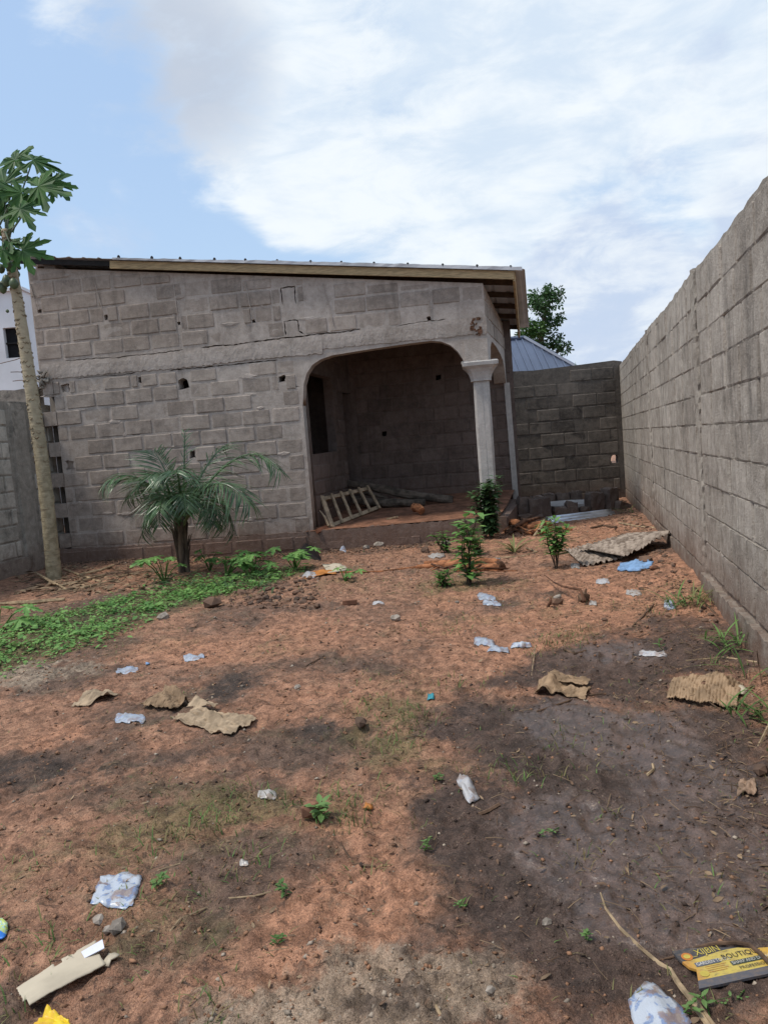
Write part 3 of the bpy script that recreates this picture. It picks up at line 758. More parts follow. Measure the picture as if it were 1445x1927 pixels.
wall_body('wall', M_IMORTAR, house, po, HV, PN, [(0.217, -0.2), (1.98, -0.2), (1.98, 2.5), (2.499, 2.5), (2.499, 3.66), (0.217, 3.95)], [[(0.25, 1.44), (1.44, 1.46), (1.44, 2.72), (0.25, 2.74)]], 0.15)
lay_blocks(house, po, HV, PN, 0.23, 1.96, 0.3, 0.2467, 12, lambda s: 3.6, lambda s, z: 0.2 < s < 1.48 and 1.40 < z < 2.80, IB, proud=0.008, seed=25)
# side wall over the side arch
so_ = HL + HU * WLEN
sarch = [(0.36, 2.55), (0.36, 2.70), (0.45, 2.88), (0.65, 2.98), (1.2, 2.96), (1.75, 2.90), (2.15, 2.82), (2.32, 2.68), (2.40, 2.45), (2.62, 2.45), (2.62, 3.50), (0.0, wtop(WLEN) - 0.01), (0.0, 2.55)]
wall_body('wall', M_MORTAR, house, so_, HV, PN, sarch[::-1], [], 0.21)
lay_blocks(house, so_, HV, PN, 0.02, 2.6, 3.05, 0.235, 3, lambda s: wtop(WLEN) - 0.03 - 0.13 * s, lambda s, z: False, HB, proud=0.01, seed=31)
mb = MB(); b_ = so_ + HV * 2.58; mb.beam((b_[0] + 0.02, b_[1] - 0.06, -0.1), (b_[0] - 0.02, b_[1] - 0.06, 2.45), 0.10, 0.09, up=(0, 1, 0)); mb.build('corner_strip', M_COLUMN, house)
# pier between column head and beam with a crumbled patch
pier = MB()
pier.box(hp(6.905, 2.79, -0.085), np.append(HU, 0) * 0.172, np.append(HN, 0) * 0.11, UP * 0.165); pier.build('pier', M_BEAM, house)
mb = MB()
for k in range(26):
    c = hp(6.93 + rr.uniform(-0.08, 0.07), 3.14 + rr.uniform(-0.14, 0.12), 0.016)
    a = rr.uniform(0.008, 0.022); mb.box(c, np.append(HU, 0) * a * rr.uniform(0.6, 1.6), np.append(HN, 0) * 0.012, np.append(HU * rr.uniform(-0.01, 0.01), a))
mb.build('crumbled_patch', M_ROOTD, house)['kind'] = 'stuff'
# column
cb = HL + HU * 6.95 - HN * 0.075
def colring(z, hw, ch):
    pts = []
    for a in range(8):
        t = math.pi / 8 + a * math.pi / 4; r_ = hw / math.cos(math.pi / 8) if not ch else hw * ch
        d = HU * math.cos(t) + HN * math.sin(t); pts.append(np.array([cb[0] + d[0] * r_, cb[1] + d[1] * r_, z]))
    return pts
def sqring(z, hw, cut, cen=cb, n=1):
    pts = []
    for (a, b) in ((-1, -1), (1, -1), (1, 1), (-1, 1)):
        o2 = [(a, b * (1 - cut)), (a * (1 - cut), b)] if a * b > 0 else [(a * (1 - cut), b), (a, b * (1 - cut))]
        for q in o2: pts.append((q[0], q[1]))
    out_ = []
    for x, y in pts:
        d = HU * x * hw - HN * y * hw; out_.append(np.array([cen[0] + d[0], cen[1] + d[1], z]))
    return out_
def loft(rings, mb):
    n = len(rings[0]); vs = [p for r_ in rings for p in r_]; fs = []
    for i in range(len(rings) - 1):
        for k in range(n): fs.append((i * n + k, i * n + (k + 1) % n, (i + 1) * n + (k + 1) % n, (i + 1) * n + k))
    fs.append(tuple(range(n))[::-1]); fs.append(tuple((len(rings) - 1) * n + k for k in range(n))); mb.add(vs, fs)
column = MB(); loft([sqring(z, hw, 0.28) for z, hw in ((0.0, 0.125), (0.8, 0.121), (1.6, 0.125), (2.345, 0.118))], column)
column.box(hp(6.95, 1.4, 0.048), np.append(HU, 0) * 0.006, np.append(HN, 0) * 0.004, UP * 0.93)
column_o = column.build('column_shaft', M_COLUMN, house)
mb = MB(); loft([sqring(z, hw, c_) for z, hw, c_ in ((2.33, 0.150, 0.3), (2.36, 0.152, 0.3), (2.41, 0.165, 0.28), (2.46, 0.185, 0.25), (2.51, 0.215, 0.2), (2.545, 0.25, 0.14), (2.55, 0.262, 0.1), (2.60, 0.268, 0.08), (2.615, 0.25, 0.1))], mb)
for k in range(26):
    x, y = rr.uniform(-0.25, 0.25), rr.choice((-1, 1)) * rr.uniform(0.17, 0.25)
    d = HU * x - HN * y if rr.random() < 0.6 else HU * y - HN * x
    mb.box((cb[0] + d[0], cb[1] + d[1], 2.615), (0.02 * rr.uniform(0.5, 1.4), 0.006, 0), (-0.005, 0.018, 0), (0, 0, 0.012 * rr.uniform(0.5, 1.3)))
mb.build('capital', M_COLUMN, house)
# porch floor of packed red dirt
def floor_z(s, t):
    return 0.262 + 0.015 * (s - 4.2) * max(0, 1 - t) + 0.10 * min(t, 2.5) + 0.02 * (float(fbm(s * 1.0, t, 2.5, 3)) - 0.5)
mb = MB(); vs = []; fs = []; n1_, n2_ = 30, 26
for j in range(n2_ + 1):
    for i in range(n1_ + 1):
        s = 4.1 + 3.0 * i / n1_; t = -0.06 + 2.56 * j / n2_; vs.append(hp(s, floor_z(s, t), 0, t))
for j in range(n2_):
    for i in range(n1_): a = j * (n1_ + 1) + i; fs.append((a, a + 1, a + n1_ + 2, a + n1_ + 1))
mb.add(vs, fs)
M_PORCHD = simple('porch_dirt', (0.26, 0.125, 0.075), 0.95, 0.4, 5, bump=0.8, bdist=0.03)
mb.build('porch_floor', M_PORCHD, house, smooth=True)
mb = MB(); a_ = HL + HU * (WLEN + 0.02); mb.beam((a_[0] + HV[0] * 0.0, a_[1], 0.05), (a_[0] + HV[0] * 2.62, a_[1] + HV[1] * 2.62, 0.12), 0.24, 0.44); mb.build('plinth', M_PLINTH, house)
mb = MB(); mb.add([hp(0.1, 0.2, -0.2), hp(4.2, 0.2, -0.2), hp(4.2, 0.2, 0, 2.5), hp(0.1, 0.2, 0, 2.5)], [(0, 1, 2, 3)]); mb.build('room_floor', M_PORCHD, house)
# roof
RW = -HN + 0.09 * HU
def rp(s, t, dz=0.0):
    b = HL + HU * s + RW * t; return np.array([b[0], b[1], 4.85 - 0.1313 * s - 0.125 * t + dz])
mb = MB(); vs = []; fs = []; prof = []
s = -0.12
while s < 7.70:
    for ds, dz in ((0, 0), (0.13, 0), (0.155, 0.014), (0.19, 0.014), (0.215, 0)): prof.append((s + ds, dz))
    s += 0.245
prof = [p for p in prof if p[0] < 7.70]; ts = [-0.13, 0.9, 1.9, 3.0]
for s, dz in prof:
    for t in ts: vs.append(rp(s, t, dz + (rr.uniform(-0.006, 0.006) if t < 0 else 0)))
for i in range(len(prof) - 1):
    for j in range(3): fs.append((i * 4 + j, (i + 1) * 4 + j, (i + 1) * 4 + j + 1, i * 4 + j + 1))
mb.add(vs, fs); roof = mb.build('roof_sheet', M_ROOF, house)
sm = roof.modifiers.new('thick', 'SOLIDIFY'); sm.thickness = 0.004
for k in range(13):
    c = rp(1.6 + k * 0.49 + rr.uniform(-0.03, 0.03), -0.13, 0.022); mb = MB(); mb.tube([c - UP * 0.01, c + UP * 0.012, c + UP * 0.032], [0.022, 0.024, 0.012], 6); mb.build('roof_screw', M_DARKB, roof)
mb = MB(); vs = []; fs = []
for i in range(61):
    s_ = 1.5 + 6.15 * i / 60; hh = 0.006 + 0.022 * min(1, (s_ - 1.5) / 2.5) + rr.uniform(-0.006, 0.006)
    vs += [rp(s_, -0.15, -0.02), rp(s_, -0.152 + rr.uniform(-0.006, 0.006), hh), rp(s_, 0.02, hh - 0.005)]
for i in range(60): fs += [(i * 3, i * 3 + 3, i * 3 + 4, i * 3 + 1), (i * 3 + 1, i * 3 + 4, i * 3 + 5, i * 3 + 2)]
mb.add(vs, fs); mb.build('flashing', M_ROOF, house)
mb = MB(); mb.beam(rp(1.42, -0.09, -0.080), rp(7.53, -0.09, -0.075), 0.03, 0.115); mb.build('fascia_board', M_WOODF, house)
mb = MB(); mb.beam(rp(-0.05, -0.075, -0.06), rp(1.43, -0.075, -0.06), 0.03, 0.075); mb.build('fascia_board', M_DARKB, house)['label'] = 'dark tar-black fascia board'
mb = MB(); mb.beam(rp(7.53, -0.07, -0.085), rp(7.50, 3.1, -0.10), 0.032, 0.135, up=(0.12, 0, 1)); mb.build('fascia_board', M_WOODF, house)
for t in (0.35, 0.95, 1.55, 2.15, 2.85):
    mb = MB(); mb.beam(rp(-0.05, t, -0.04), rp(7.5, t, -0.04), 0.06, 0.075); mb.build('purlin', M_PURLIN, house)
# thin hanging lines above the little roof-tie holes
for (sa, za, sb, zb) in ((0.02, 4.5, 0.10, 4.06), (1.08, 4.45, 1.19, 3.86), (2.36, 4.30, 2.385, 3.66), (3.50, 4.15, 3.56, 3.57), (4.70, 3.98, 4.80, 3.35), (6.27, 3.75, 6.245, 3.35)):
    mb = MB(); mb.tube([hp(sa, za, 0.024), hp(sb, zb, 0.024)], 0.007, 4); mb.build('tie_wire', M_BEAM, house)
# rag stuffed on the left corner
mb = MB(); c0 = hp(0.05, 2.98, 0.05)
for k in range(9):
    a = c0 + np.array([rr.uniform(-0.07, 0.07), rr.uniform(-0.03, 0.02), rr.uniform(-0.14, 0.12)]); pts = [a + np.array([rr.uniform(-0.06, 0.06), rr.uniform(-0.02, 0.02), rr.uniform(-0.07, 0.07)]) for _ in range(4)]
    mb.tube(pts, [0.012, 0.03, 0.03, 0.01], 6, jit=0.3)
tag(mb.build('rag', M_LMORTAR, None, loc=c0, smooth=True), 'grey rag stuffed in the upper left corner of the block house', 'rag')

# ------------------------------------------------------------------ boundary walls
ru = -_rwd; rn = np.array([-_rwd[1], _rwd[0]])
RLEN = float(np.linalg.norm(RWB - RWA)); REND = RLEN + 4.2
rtop = lambda s: 2.725 - 0.008 * s + 0.008 * math.sin(s * 2.3)
right_wall = thing('boundary_wall', (RWB[0], RWB[1], 0), 'long light grey block wall running down the right side of the yard', 'wall', None)
n_ = 140; outl = [(-0.05, -0.4), (REND, -0.4)] + [(REND - (REND + 0.05) * i / n_, rtop(REND - (REND + 0.05) * i / n_) + rr.uniform(-0.013, 0.013)) for i in range(n_ + 1)]
seamS = [RLEN - 2.13, RLEN - 5.9]
wall_body('wall', M_RMORTAR, right_wall, RWB, ru, rn, outl, [slit([(seamS[0] + 0.093, 0.3 + 0.1 * i) for i in range(24)], 0.026, rr), slit([(seamS[1] + 0.05, 0.3 + 0.1 * i) for i in range(24)], 0.02, rr)], 0.2)
RB = block_set(M_RBLOCK, 700, 9, True)
seamS = [RLEN - 2.13, RLEN - 5.9]
rseam = lambda s, z: any(abs(s - q) < (0.11 if i == 0 else 0.06) for i, q in enumerate(seamS))
lay_blocks(right_wall, RWB, ru, rn, 0.02, REND - 0.02, 0.27, 0.2325, 11, lambda s: rtop(s) - 0.012, rseam, RB, bl=0.47, gap=0.028, gapz=0.003, proud=0.013, rough=False, seed=44, prio=lambda it: -it[1])
for i, q in enumerate(seamS):
    w = (0.075, 0.035)[i]; mb = MB(); vs = []; fs = []; n = 60
    for k in range(n + 1):
        z = -0.2 + (rtop(q) + 0.2) * k / n
        for j, (a, d) in enumerate(((-1, -0.02), (-0.9, 0.022), (-0.3, 0.028), (0.35, 0.026), (0.9, 0.018), (1, -0.02))):
            p = RWB + ru * (q + a * w + rr.uniform(-0.012, 0.012)) + rn * (d + rr.uniform(-0.006, 0.006)); vs.append((p[0], p[1], z))
    for k in range(n):
        for j in range(5): fs.append((k * 6 + j, k * 6 + j + 1, (k + 1) * 6 + j + 1, (k + 1) * 6 + j))
    mb.add(vs, fs); mb.build('cast_pillar', M_RMORTAR, right_wall)
frr = lambda s, z, out: np.array([*(RWB + ru * s + rn * out), z])
band('footing', M_FOOT, lambda s: -0.3, lambda s: 0.245 + 0.012 * math.sin(s * 1.7), RLEN - 2.1, REND, 0.055, 0.1, 110, 0.016, right_wall, frr)
band('footing', M_FOOT, lambda s: -0.3, lambda s: 0.245 + 0.012 * math.sin(s * 1.7), 0.0, RLEN - 2.1, 0.018, 0.06, 60, 0.016, right_wall, frr)

BO = np.array([1.6, 15.03]); BU = np.array([1.0, -0.008]); BU /= np.linalg.norm(BU); BN = np.array([BU[1], -BU[0]])
back_wall = thing('boundary_wall', (BO[0], BO[1], 0), 'blackened block wall closing the far end of the yard', 'wall')
btop = lambda s: 2.72 + 0.03 * s + (0.03 if 1.35 < s % 1.9 < 1.6 else 0)
hole = (3.12, 0.86)
wall_body('wall', M_BMORTAR, back_wall, BO, BU, BN, [(0, -0.3), (3.36, -0.3), (3.36, 2.80), (3.2, 2.83), (2.4, 2.79), (1.6, 2.755), (1.2, 2.77), (0.8, 2.735), (0, 2.71)], [jag_rect(3.12, 0.865, 0.13, 0.14, rr)], 0.16)
BB = block_set(M_BBLOCK, 900, 8)
lay_blocks(back_wall, BO, BU, BN, 0.02, 3.2, 0.0, 0.2475, 12, lambda s: 2.70 + 0.03 * s, lambda s, z: abs(s - hole[0]) < 0.09 and abs(z - hole[1]) < 0.09, BB, proud=0.006, seed=61, rough=True, gap=0.018)

LA = P(0, 903, 10.9)[:2]; LB = P(86, 895, 12.02)[:2]; LD = (LB - LA) / np.linalg.norm(LB - LA); LNn = np.array([LD[1], -LD[0]])
LO = LA - LD * 6.0; LLEN = float(np.linalg.norm(LB - LA)) + 6.0
left_wall = thing('boundary_wall', (LB[0], LB[1], 0), 'stained block wall with pilaster on the left behind the papaya trunk', 'wall')
wall_body('wall', M_LMORTAR, left_wall, LO, LD, LNn, [(0, -0.3), (LLEN + 0.35, -0.3), (LLEN + 0.35, 2.58), (LLEN - 0.5, 2.6), (LLEN - 1.2, 2.57), (LLEN - 3, 2.6), (0, 2.58)], [], 0.2)
LBk = block_set(M_LBLOCK, 1100, 6)
lay_blocks(left_wall, LO, LD, LNn, 0.02, LLEN + 0.3, 0.26, 0.2467, 9, lambda s: 2.54, lambda s, z: LLEN - 0.85 < s < LLEN - 0.3, LBk, proud=0.012, seed=71)
mb = MB(); c = LO + LD * (LLEN - 0.6); mb.box((c[0], c[1], 1.13), np.append(LD, 0) * 0.17, np.append(LNn, 0) * 0.05, UP * 1.43); mb.build('pilaster', M_LMORTAR, left_wall)
mb = MB(); c = LO + LD * (LLEN - 3.0); mb.box((c[0], c[1], 0.0), np.append(LD, 0) * 3.25, np.append(LNn, 0) * 0.045, UP * 0.235); mb.build('footing', M_LMORTAR, left_wall)

def smears(name, mat, parent, fr, n, srange, zlist, ok, seed, wmax=0.34):
    r = random.Random(seed); mb = MB()
    for _ in range(n):
        s_ = r.uniform(*srange); z = r.choice(zlist) + r.uniform(-0.03, 0.03); a = r.uniform(0.06, wmax) / 2; b = r.uniform(0.015, 0.05); th = r.uniform(0.008, 0.013)
        if not ok(s_, z): continue
        vs = [fr(s_, z, th)]; m = 14
        for ring, (q, d) in enumerate(((0.6, th * 0.95), (1.0, 0.001))):
            for k in range(m):
                t = 2 * math.pi * k / m; w = q * r.uniform(0.7, 1.2); vs.append(fr(s_ + a * w * math.cos(t), z + b * w * math.sin(t), d + r.uniform(-0.003, 0.002)))
        fs = [(0, 1 + k, 1 + (k + 1) % m) for k in range(m)] + [(1 + k, 1 + m + k, 1 + m + (k + 1) % m, 1 + (k + 1) % m) for k in range(m)]
        mb.add(vs, fs)
    o = mb.build(name, mat, parent); o['kind'] = 'stuff'


smears('mortar_smear', M_RBLOCK, right_wall, frr, 210, (0.3, REND - 0.3), [0.27 + 0.2325 * k for k in range(1, 10)], lambda s, z: z < rtop(s) - 0.1, 5, 0.42)
smears('mortar_smear', M_MORTAR, house, lambda s, z, o: hp(s, z, o), 26, (0.1, 4.1), [0.245 + 0.2467 * k for k in range(1, 11)], lambda s, z: not blk_front(s, z) and z < 2.88, 6)
smears('mortar_smear', M_MORTAR, house, lambda s, z, o: hp(s, z, o), 18, (0.1, 6.9), [3.27 + 0.2467 * k for k in range(1, 6)], lambda s, z: not blk_front(s, z) and z < wtop(s) - 0.1, 7)

# ------------------------------------------------------------------ buildings beyond
q = P(60, 700, 20); qt = P(44, 546, 20)
white = thing('white_house', (q[0] - 3, 20, 0), 'white painted house with a dark window beyond the left wall', 'house')
mb = MB(); x1 = q[0]; x0 = x1 - 7; zt = qt[2]
w0 = P(5, 617, 20); w1 = P(38, 672, 20)
# front built round the window opening
def rectp(mb, xa, xb, za, zb, y, d=0.2): mb.box(((xa + xb) / 2, y + d / 2, (za + zb) / 2), ((xb - xa) / 2, 0, 0), (0, d / 2, 0), (0, 0, (zb - za) / 2))
rectp(mb, x0, w0[0], 0, zt, 20); rectp(mb, w1[0], x1, 0, zt, 20); rectp(mb, w0[0], w1[0], 0, w1[2], 20); rectp(mb, w0[0], w1[0], w0[2], zt, 20)
mb.box((x1 - 0.1, 23.2, zt / 2), (0.1, 0, 0), (0, 3, 0), (0, 0, zt / 2)); mb.build('wall', M_WHITE, white)
mb = MB(); mb.box(((w0[0] + w1[0]) / 2, 20.16, (w0[2] + w1[2]) / 2), (w1[0] - w0[0], 0, 0), (0, 0.02, 0), (0, 0, w0[2] - w1[2])); win = mb.build('window', M_BLACK, white)
mb = MB(); mb.beam((w0[0], 20.1, (w0[2] + w1[2]) / 2), (w1[0], 20.1, (w0[2] + w1[2]) / 2), 0.04, 0.04); mb.build('frame', M_DARKB, win)
mb = MB(); mb.box(((x0 + x1) / 2, 23, zt + 0.04), (3.55, 0, 0), (0, 3.1, 0), (0, 0, 0.04)); mb.build('roof', M_WHITE, white)
# broken wall top just behind the left wall
q = P(-30, 742, 14); q2 = P(66, 728, 14)
mb = MB(); vs = []; n = 14
for i in range(n + 1):
    x = q[0] - 2 + (q2[0] - q[0] + 2.05) * i / n; zt2 = q[2] + (q2[2] - q[2]) * i / n + rr.uniform(-0.03, 0.03); vs += [(x, 14, 0), (x, 14, zt2), (x, 14.2, zt2), (x, 14.2, 0)]
fs = [(i * 4 + j, (i + 1) * 4 + j, (i + 1) * 4 + j + 1, i * 4 + j + 1) for i in range(n) for j in range(3)]
mb.add(vs, fs); tag(mb.build('rough_wall', M_LMORTAR, None, loc=(q[0], 14, 0)), 'rough grey wall top showing between left wall and white house', 'wall')
rods = [((20, 700), (45, 700)), ((24, 717), (48, 715)), ((0, 684), (62, 664))]
for i, (a, b) in enumerate(rods):
    p0 = P(a[0], a[1], 13.9); p1 = P(b[0], b[1], 13.9 if i < 2 else 12.6); mb = MB(); mb.tube([p0, (p0 + p1) / 2 + np.array([0, 0, -0.02 if i == 2 else 0.005]), p1], 0.007, 5)
    tag(mb.build('rebar' if i < 2 else 'wire', M_STICK, None, loc=p0), ('upper short rusty rod sticking out left of the house corner', 'lower short rusty rod sticking out left of the house corner', 'thin sagging wire crossing the white house below its window')[i], 'rod' if i < 2 else 'wire')

Yf = 22.0
ap = P(986, 637, Yf + 2.4); er = P(1118, 712, Yf)
ez = er[2]; az = ap[2]
blue = thing('metal_roofed_house', (ap[0] - 2, Yf + 2.4, 0), 'house with blue-grey ribbed metal hip roof beyond the blackened wall', 'house')
xl = ap[0] - 8
mb = MB(); mb.box(((xl + er[0]) / 2, Yf + 2.4, ez / 2 - 0.05), ((er[0] - xl) / 2 - 0.4, 0, 0), (0, 2.1, 0), (0, 0, ez / 2)); mb.build('wall', M_WHITE, blue)
mb = MB(); mb.add([(xl, Yf, ez), (er[0], Yf, ez), tuple(ap), (xl, Yf + 2.4, az), (er[0], Yf + 4.8, ez), (xl, Yf + 4.8, ez)], [(0, 1, 2, 3), (1, 4, 2), (4, 5, 3, 2)]); rf = mb.build('roof', M_BLUER, blue)
mb = MB()
nf = np.array([0, -(az - ez), 2.4]); nf = nf / np.linalg.norm(nf)
k = 0; x = xl + 0.1
while x < er[0] - 0.15:
    top = 1.0 if x < ap[0] else (er[0] - x) / (er[0] - ap[0]); a = np.array([x, Yf, ez]); b = np.array([x, Yf + 2.4 * top, ez + (az - ez) * top])
    mb.beam(a + nf * 0.015, b + nf * 0.015, 0.045, 0.04, up=nf); x += 0.2 if k % 2 else 0.26; k += 1
mb.build('roof_rib', M_BLUER, rf)['kind'] = 'stuff'
mb = MB(); mb.tube([tuple(ap + nf * 0.05), (er[0], Yf, ez + 0.05)], 0.06, 6); mb.tube([tuple(ap + nf * 0.05), (xl, Yf + 2.4, az + 0.04)], 0.06, 6); mb.build('ridge_cap', M_BLUER, rf)


# ------------------------------------------------------------------ foliage builders
def unit(v): v = np.array(v, float); return v / (np.linalg.norm(v) + 1e-9)


def leaf(mb, base, d, nrm, L, W, droop=0.2, seg=3, fold=0.15, mi=0):
    d = unit(d); side = unit(np.cross(d, nrm)); nr = np.cross(side, d); vs = [np.array(base, float)]; fs = []
    for i in range(1, seg):
        t = i / seg; w = W / 2 * math.sin(math.pi * (t ** 0.8)) ; c = np.array(base) + d * L * t - nr * droop * L * t * t
        vs += [c + side * w + nr * fold * w, c, c - side * w + nr * fold * w]
    vs.append(np.array(base) + d * L - nr * droop * L); e = len(vs) - 1
    fs += [(0, 2, 1), (0, 3, 2)]
    for i in range(seg - 2):
        a = 1 + 3 * i; fs += [(a, a + 1, a + 4, a + 3), (a + 1, a + 2, a + 5, a + 4)]
    a = 1 + 3 * (seg - 2); fs += [(a, a + 1, e), (a + 1, a + 2, e)]
    mb.add(vs, fs, mi)


def palmate(mb, c, fwd, nrm, R, lobes=7, spread=150, droop=0.25, sub=True, r=random):
    fwd = unit(fwd); side = unit(np.cross(fwd, nrm)); nr = np.cross(side, fwd); vs = [np.array(c, float)]; out = []
    for i in range(lobes):
        a = math.radians(-spread + 2 * spread * i / (lobes - 1)) + r.uniform(-0.05, 0.05); L = R * (1 - 0.35 * abs(a) / math.pi) * r.uniform(0.9, 1.08)
        st = math.radians(2 * spread / (lobes - 1))
        if sub:
            prof = [(-0.5, 0.40), (-0.26, 0.56), (-0.36, 0.74), (-0.14, 0.70), (-0.17, 0.88), (0, 1.0), (0.17, 0.86), (0.14, 0.68), (0.36, 0.72), (0.26, 0.54)]
        else: prof = [(-0.5, 0.42), (-0.28, 0.68), (0, 1.0), (0.28, 0.68)]
        for (k, q) in prof: out.append((a + k * st, L * q * r.uniform(0.95, 1.05)))
    for a, q in out:
        z = -droop * R * (q / R) ** 2 + 0.03 * R * math.sin(a * lobes * 1.2) + r.uniform(-0.02, 0.02) * R
        vs.append(vs[0] + (fwd * math.cos(a) + side * math.sin(a)) * q + nr * z)
    n = len(out); fs = [(0, i, i + 1) for i in range(1, n)]
    mb.add(vs, fs)


# tree beyond the blue roof
def crown(name, mat, blobs, parent, n, size, seed):
    r = random.Random(seed); mb = MB()
    for (c, rad, k) in blobs:
        for _ in range(int(26 * k)):
            v = unit([r.gauss(0, 1), r.gauss(0, 1), r.gauss(0, 1)]); cc = np.array(c) + v * np.array(rad) * r.uniform(0.35, 1.05); cr_r = r.uniform(0.13, 0.24)
            for _ in range(n):
                w = unit([r.gauss(0, 1), r.gauss(0, 1), r.gauss(0, 1)]); q = cc + w * cr_r * r.random() ** 0.5
                d = unit(w + np.array([r.uniform(-1, 1), r.uniform(-1, 1), r.uniform(-0.9, 0.4)])); up = unit([r.uniform(-1, 1), r.uniform(-1, 1), r.uniform(0.3, 1.2)])
                s = size * r.uniform(0.6, 1.3); sd = unit(np.cross(d, up)); mb.add([q, q + d * s * 0.5 + sd * s * 0.3, q + d * s, q + d * s * 0.5 - sd * s * 0.3], [(0, 1, 2, 3)])
    return mb.build(name, mat, parent)


YT = 32.0
tb = P(1015, 800, YT)
tree = thing('broadleaf_tree', (tb[0], YT, 0), 'tall green leafy tree rising behind the blue-grey metal roof', 'tree')
mb = MB(); k = tb[0]
mb.tube([(k, YT, -0.2), (k + 0.05, YT, 2.5), (k - 0.05, YT, 4.2), (k + 0.3, YT, 5.6), (k + 0.6, YT, 7.0)], [0.28, 0.22, 0.17, 0.12, 0.05], 8)
mb.tube([(k, YT, 3.8), (k + 0.6, YT - 0.2, 4.6), (k + 1.1, YT - 0.2, 5.1)], [0.12, 0.08, 0.04], 6); mb.tube([(k, YT, 4.0), (k - 0.4, YT - 0.2, 5.0)], [0.12, 0.05], 6)
mb.build('trunk', M_BARK, tree)
pb = lambda px, py, dy=0: tuple(P(px, py, YT + dy))
crown('crown', M_TREELEAF, [(pb(1025, 572), (0.62, 0.6, 0.75), 1), (pb(1040, 552), (0.38, 0.4, 0.45), 0.45), (pb(1005, 565), (0.3, 0.4, 0.4), 0.35), (pb(1042, 600), (0.4, 0.5, 0.5), 0.5), (pb(1050, 655), (0.45, 0.5, 0.4), 0.45), (pb(1000, 645), (0.7, 0.6, 0.5), 0.6), (pb(1035, 640), (0.5, 0.5, 0.6), 0.5)], tree, 34, 0.15, 3)
crown('crown', M_TREELEAF2, [(pb(1003, 618, -0.5), (0.55, 0.45, 0.42), 1), (pb(985, 632, -0.4), (0.35, 0.4, 0.25), 0.4)], tree, 48, 0.13, 4)['label'] = 'brighter rounded lower crown'
# palm tip over the back wall
pt = P(1085, 700, 18)
far_palm = thing('palm', (pt[0], 18, 0), 'small distant palm top peeping over the blackened wall', 'palm')
mb = MB(); mb.tube([(pt[0], 18, -0.1), (pt[0] + 0.03, 18, 1.4), (pt[0], 18, 2.7)], [0.12, 0.1, 0.08], 7); mb.build('trunk', M_BARK, far_palm)
mb = MB()
for k in range(26):
    d = unit([rr.uniform(-1, 1), rr.uniform(-0.6, 0.6), rr.uniform(0.1, 1.0)]); leaf(mb, (pt[0], 18, 2.68), d, (0, 0, 1), rr.uniform(0.35, 0.6), 0.035, 0.25)
mb.build('crown', M_PALM, far_palm)

# ------------------------------------------------------------------ papaya tree
YP = float(G(102, 1092)[1])
gb = G(103, 1090)
papaya = thing('papaya_tree', (gb[0], gb[1], gb[2]), 'slender leaning papaya tree with green fruit on the left', 'tree')
tr = [(103, 1098), (98, 1040), (88, 940), (78, 860), (66, 780), (54, 700), (42, 620), (30, 545), (18, 480), (8, 425)]
rads = [0.105, 0.096, 0.09, 0.089, 0.085, 0.08, 0.074, 0.067, 0.06, 0.045]
ptsT = [P(a, b, YP) for a, b in tr]
fine = []; fr = []
for i in range(len(ptsT) - 1):
    for k in range(9):
        t = k / 9; fine.append(ptsT[i] * (1 - t) + ptsT[i + 1] * t); ri = rads[i] * (1 - t) + rads[i + 1] * t
        fr.append(ri * (1 + (0.035 if k % 3 == 0 else 0.0)) * (1.07 if (i == 2 and k < 2) else 1))
mb = MB(); mb.tube(fine, fr, 14, jit=0.02); trunk = mb.build('trunk', M_PAPBARK, papaya, smooth=True)
# raised leaf scars up the trunk
mb = MB()
for i in range(26, len(fine)):
    for _ in range(4):
        a = rr.uniform(0, 2 * math.pi); c = fine[i] + np.array([math.cos(a), math.sin(a), 0]) * fr[i] * 0.98; tng = np.array([-math.sin(a), math.cos(a), 0])
        mb.tube([c - tng * 0.028 + UP * 0.016, c - UP * 0.006, c + tng * 0.028 + UP * 0.016], [0.005, 0.010, 0.005], 4)
for i in range(3, 40):
    if rr.random() < 0.55:
        a0 = rr.uniform(0, 6.28); n_a = 7; c = fine[i] * 0.5 + fine[i + 1] * 0.5; rd = fr[i] * 1.0
        mb.tube([c + np.array([math.cos(a0 + q * 0.4), math.sin(a0 + q * 0.4), 0]) * rd + UP * rr.uniform(-0.004, 0.004) for q in range(n_a)], 0.004, 4)
o = mb.build('leaf_scar', M_SCAR, trunk); o['kind'] = 'stuff'
topP = P(8, 440, YP)
pl = [  # leaf centre px,py, depth offset, forward (x,y,z), normal, radius
    (62, 300, 0.2, (0.5, 0.5, 0.25), (-0.2, -0.5, 1), 0.46), (28, 300, 0.4, (-0.7, 0.3, 0.2), (0.1, -0.5, 1), 0.42), (72, 350, -0.15, (0.9, -0.35, -0.25), (0.35, -0.55, 0.8), 0.52),
    (98, 345, 0.3, (0.9, 0.4, 0.05), (0.1, -0.6, 0.9), 0.36), (40, 362, -0.1, (-0.6, -0.6, -0.1), (0.1, -0.4, 1), 0.42), (8, 345, 0.1, (-0.9, 0.2, 0.2), (0, -0.4, 1), 0.5), (38, 392, -0.35, (0.5, -0.5, -0.65), (0.4, -0.75, 0.5), 0.36),
    (10, 385, 0.25, (-0.4, -0.3, -0.5), (0, -0.7, 0.6), 0.42), (42, 470, -0.3, (0.93, -0.2, -0.30), (0.25, -0.62, 0.75), 0.44), (5, 470, -0.35, (-0.5, -0.6, -0.5), (0, -0.8, 0.5), 0.32), (-45, 360, 0.0, (-0.9, 0, 0), (0, -0.4, 1), 0.5), (-40, 430, 0.2, (-0.9, -0.1, -0.3), (0, -0.5, 1), 0.45),
    (18, 455, -0.2, (0.2, -0.6, -0.4), (0, -0.8, 0.5), 0.25)]
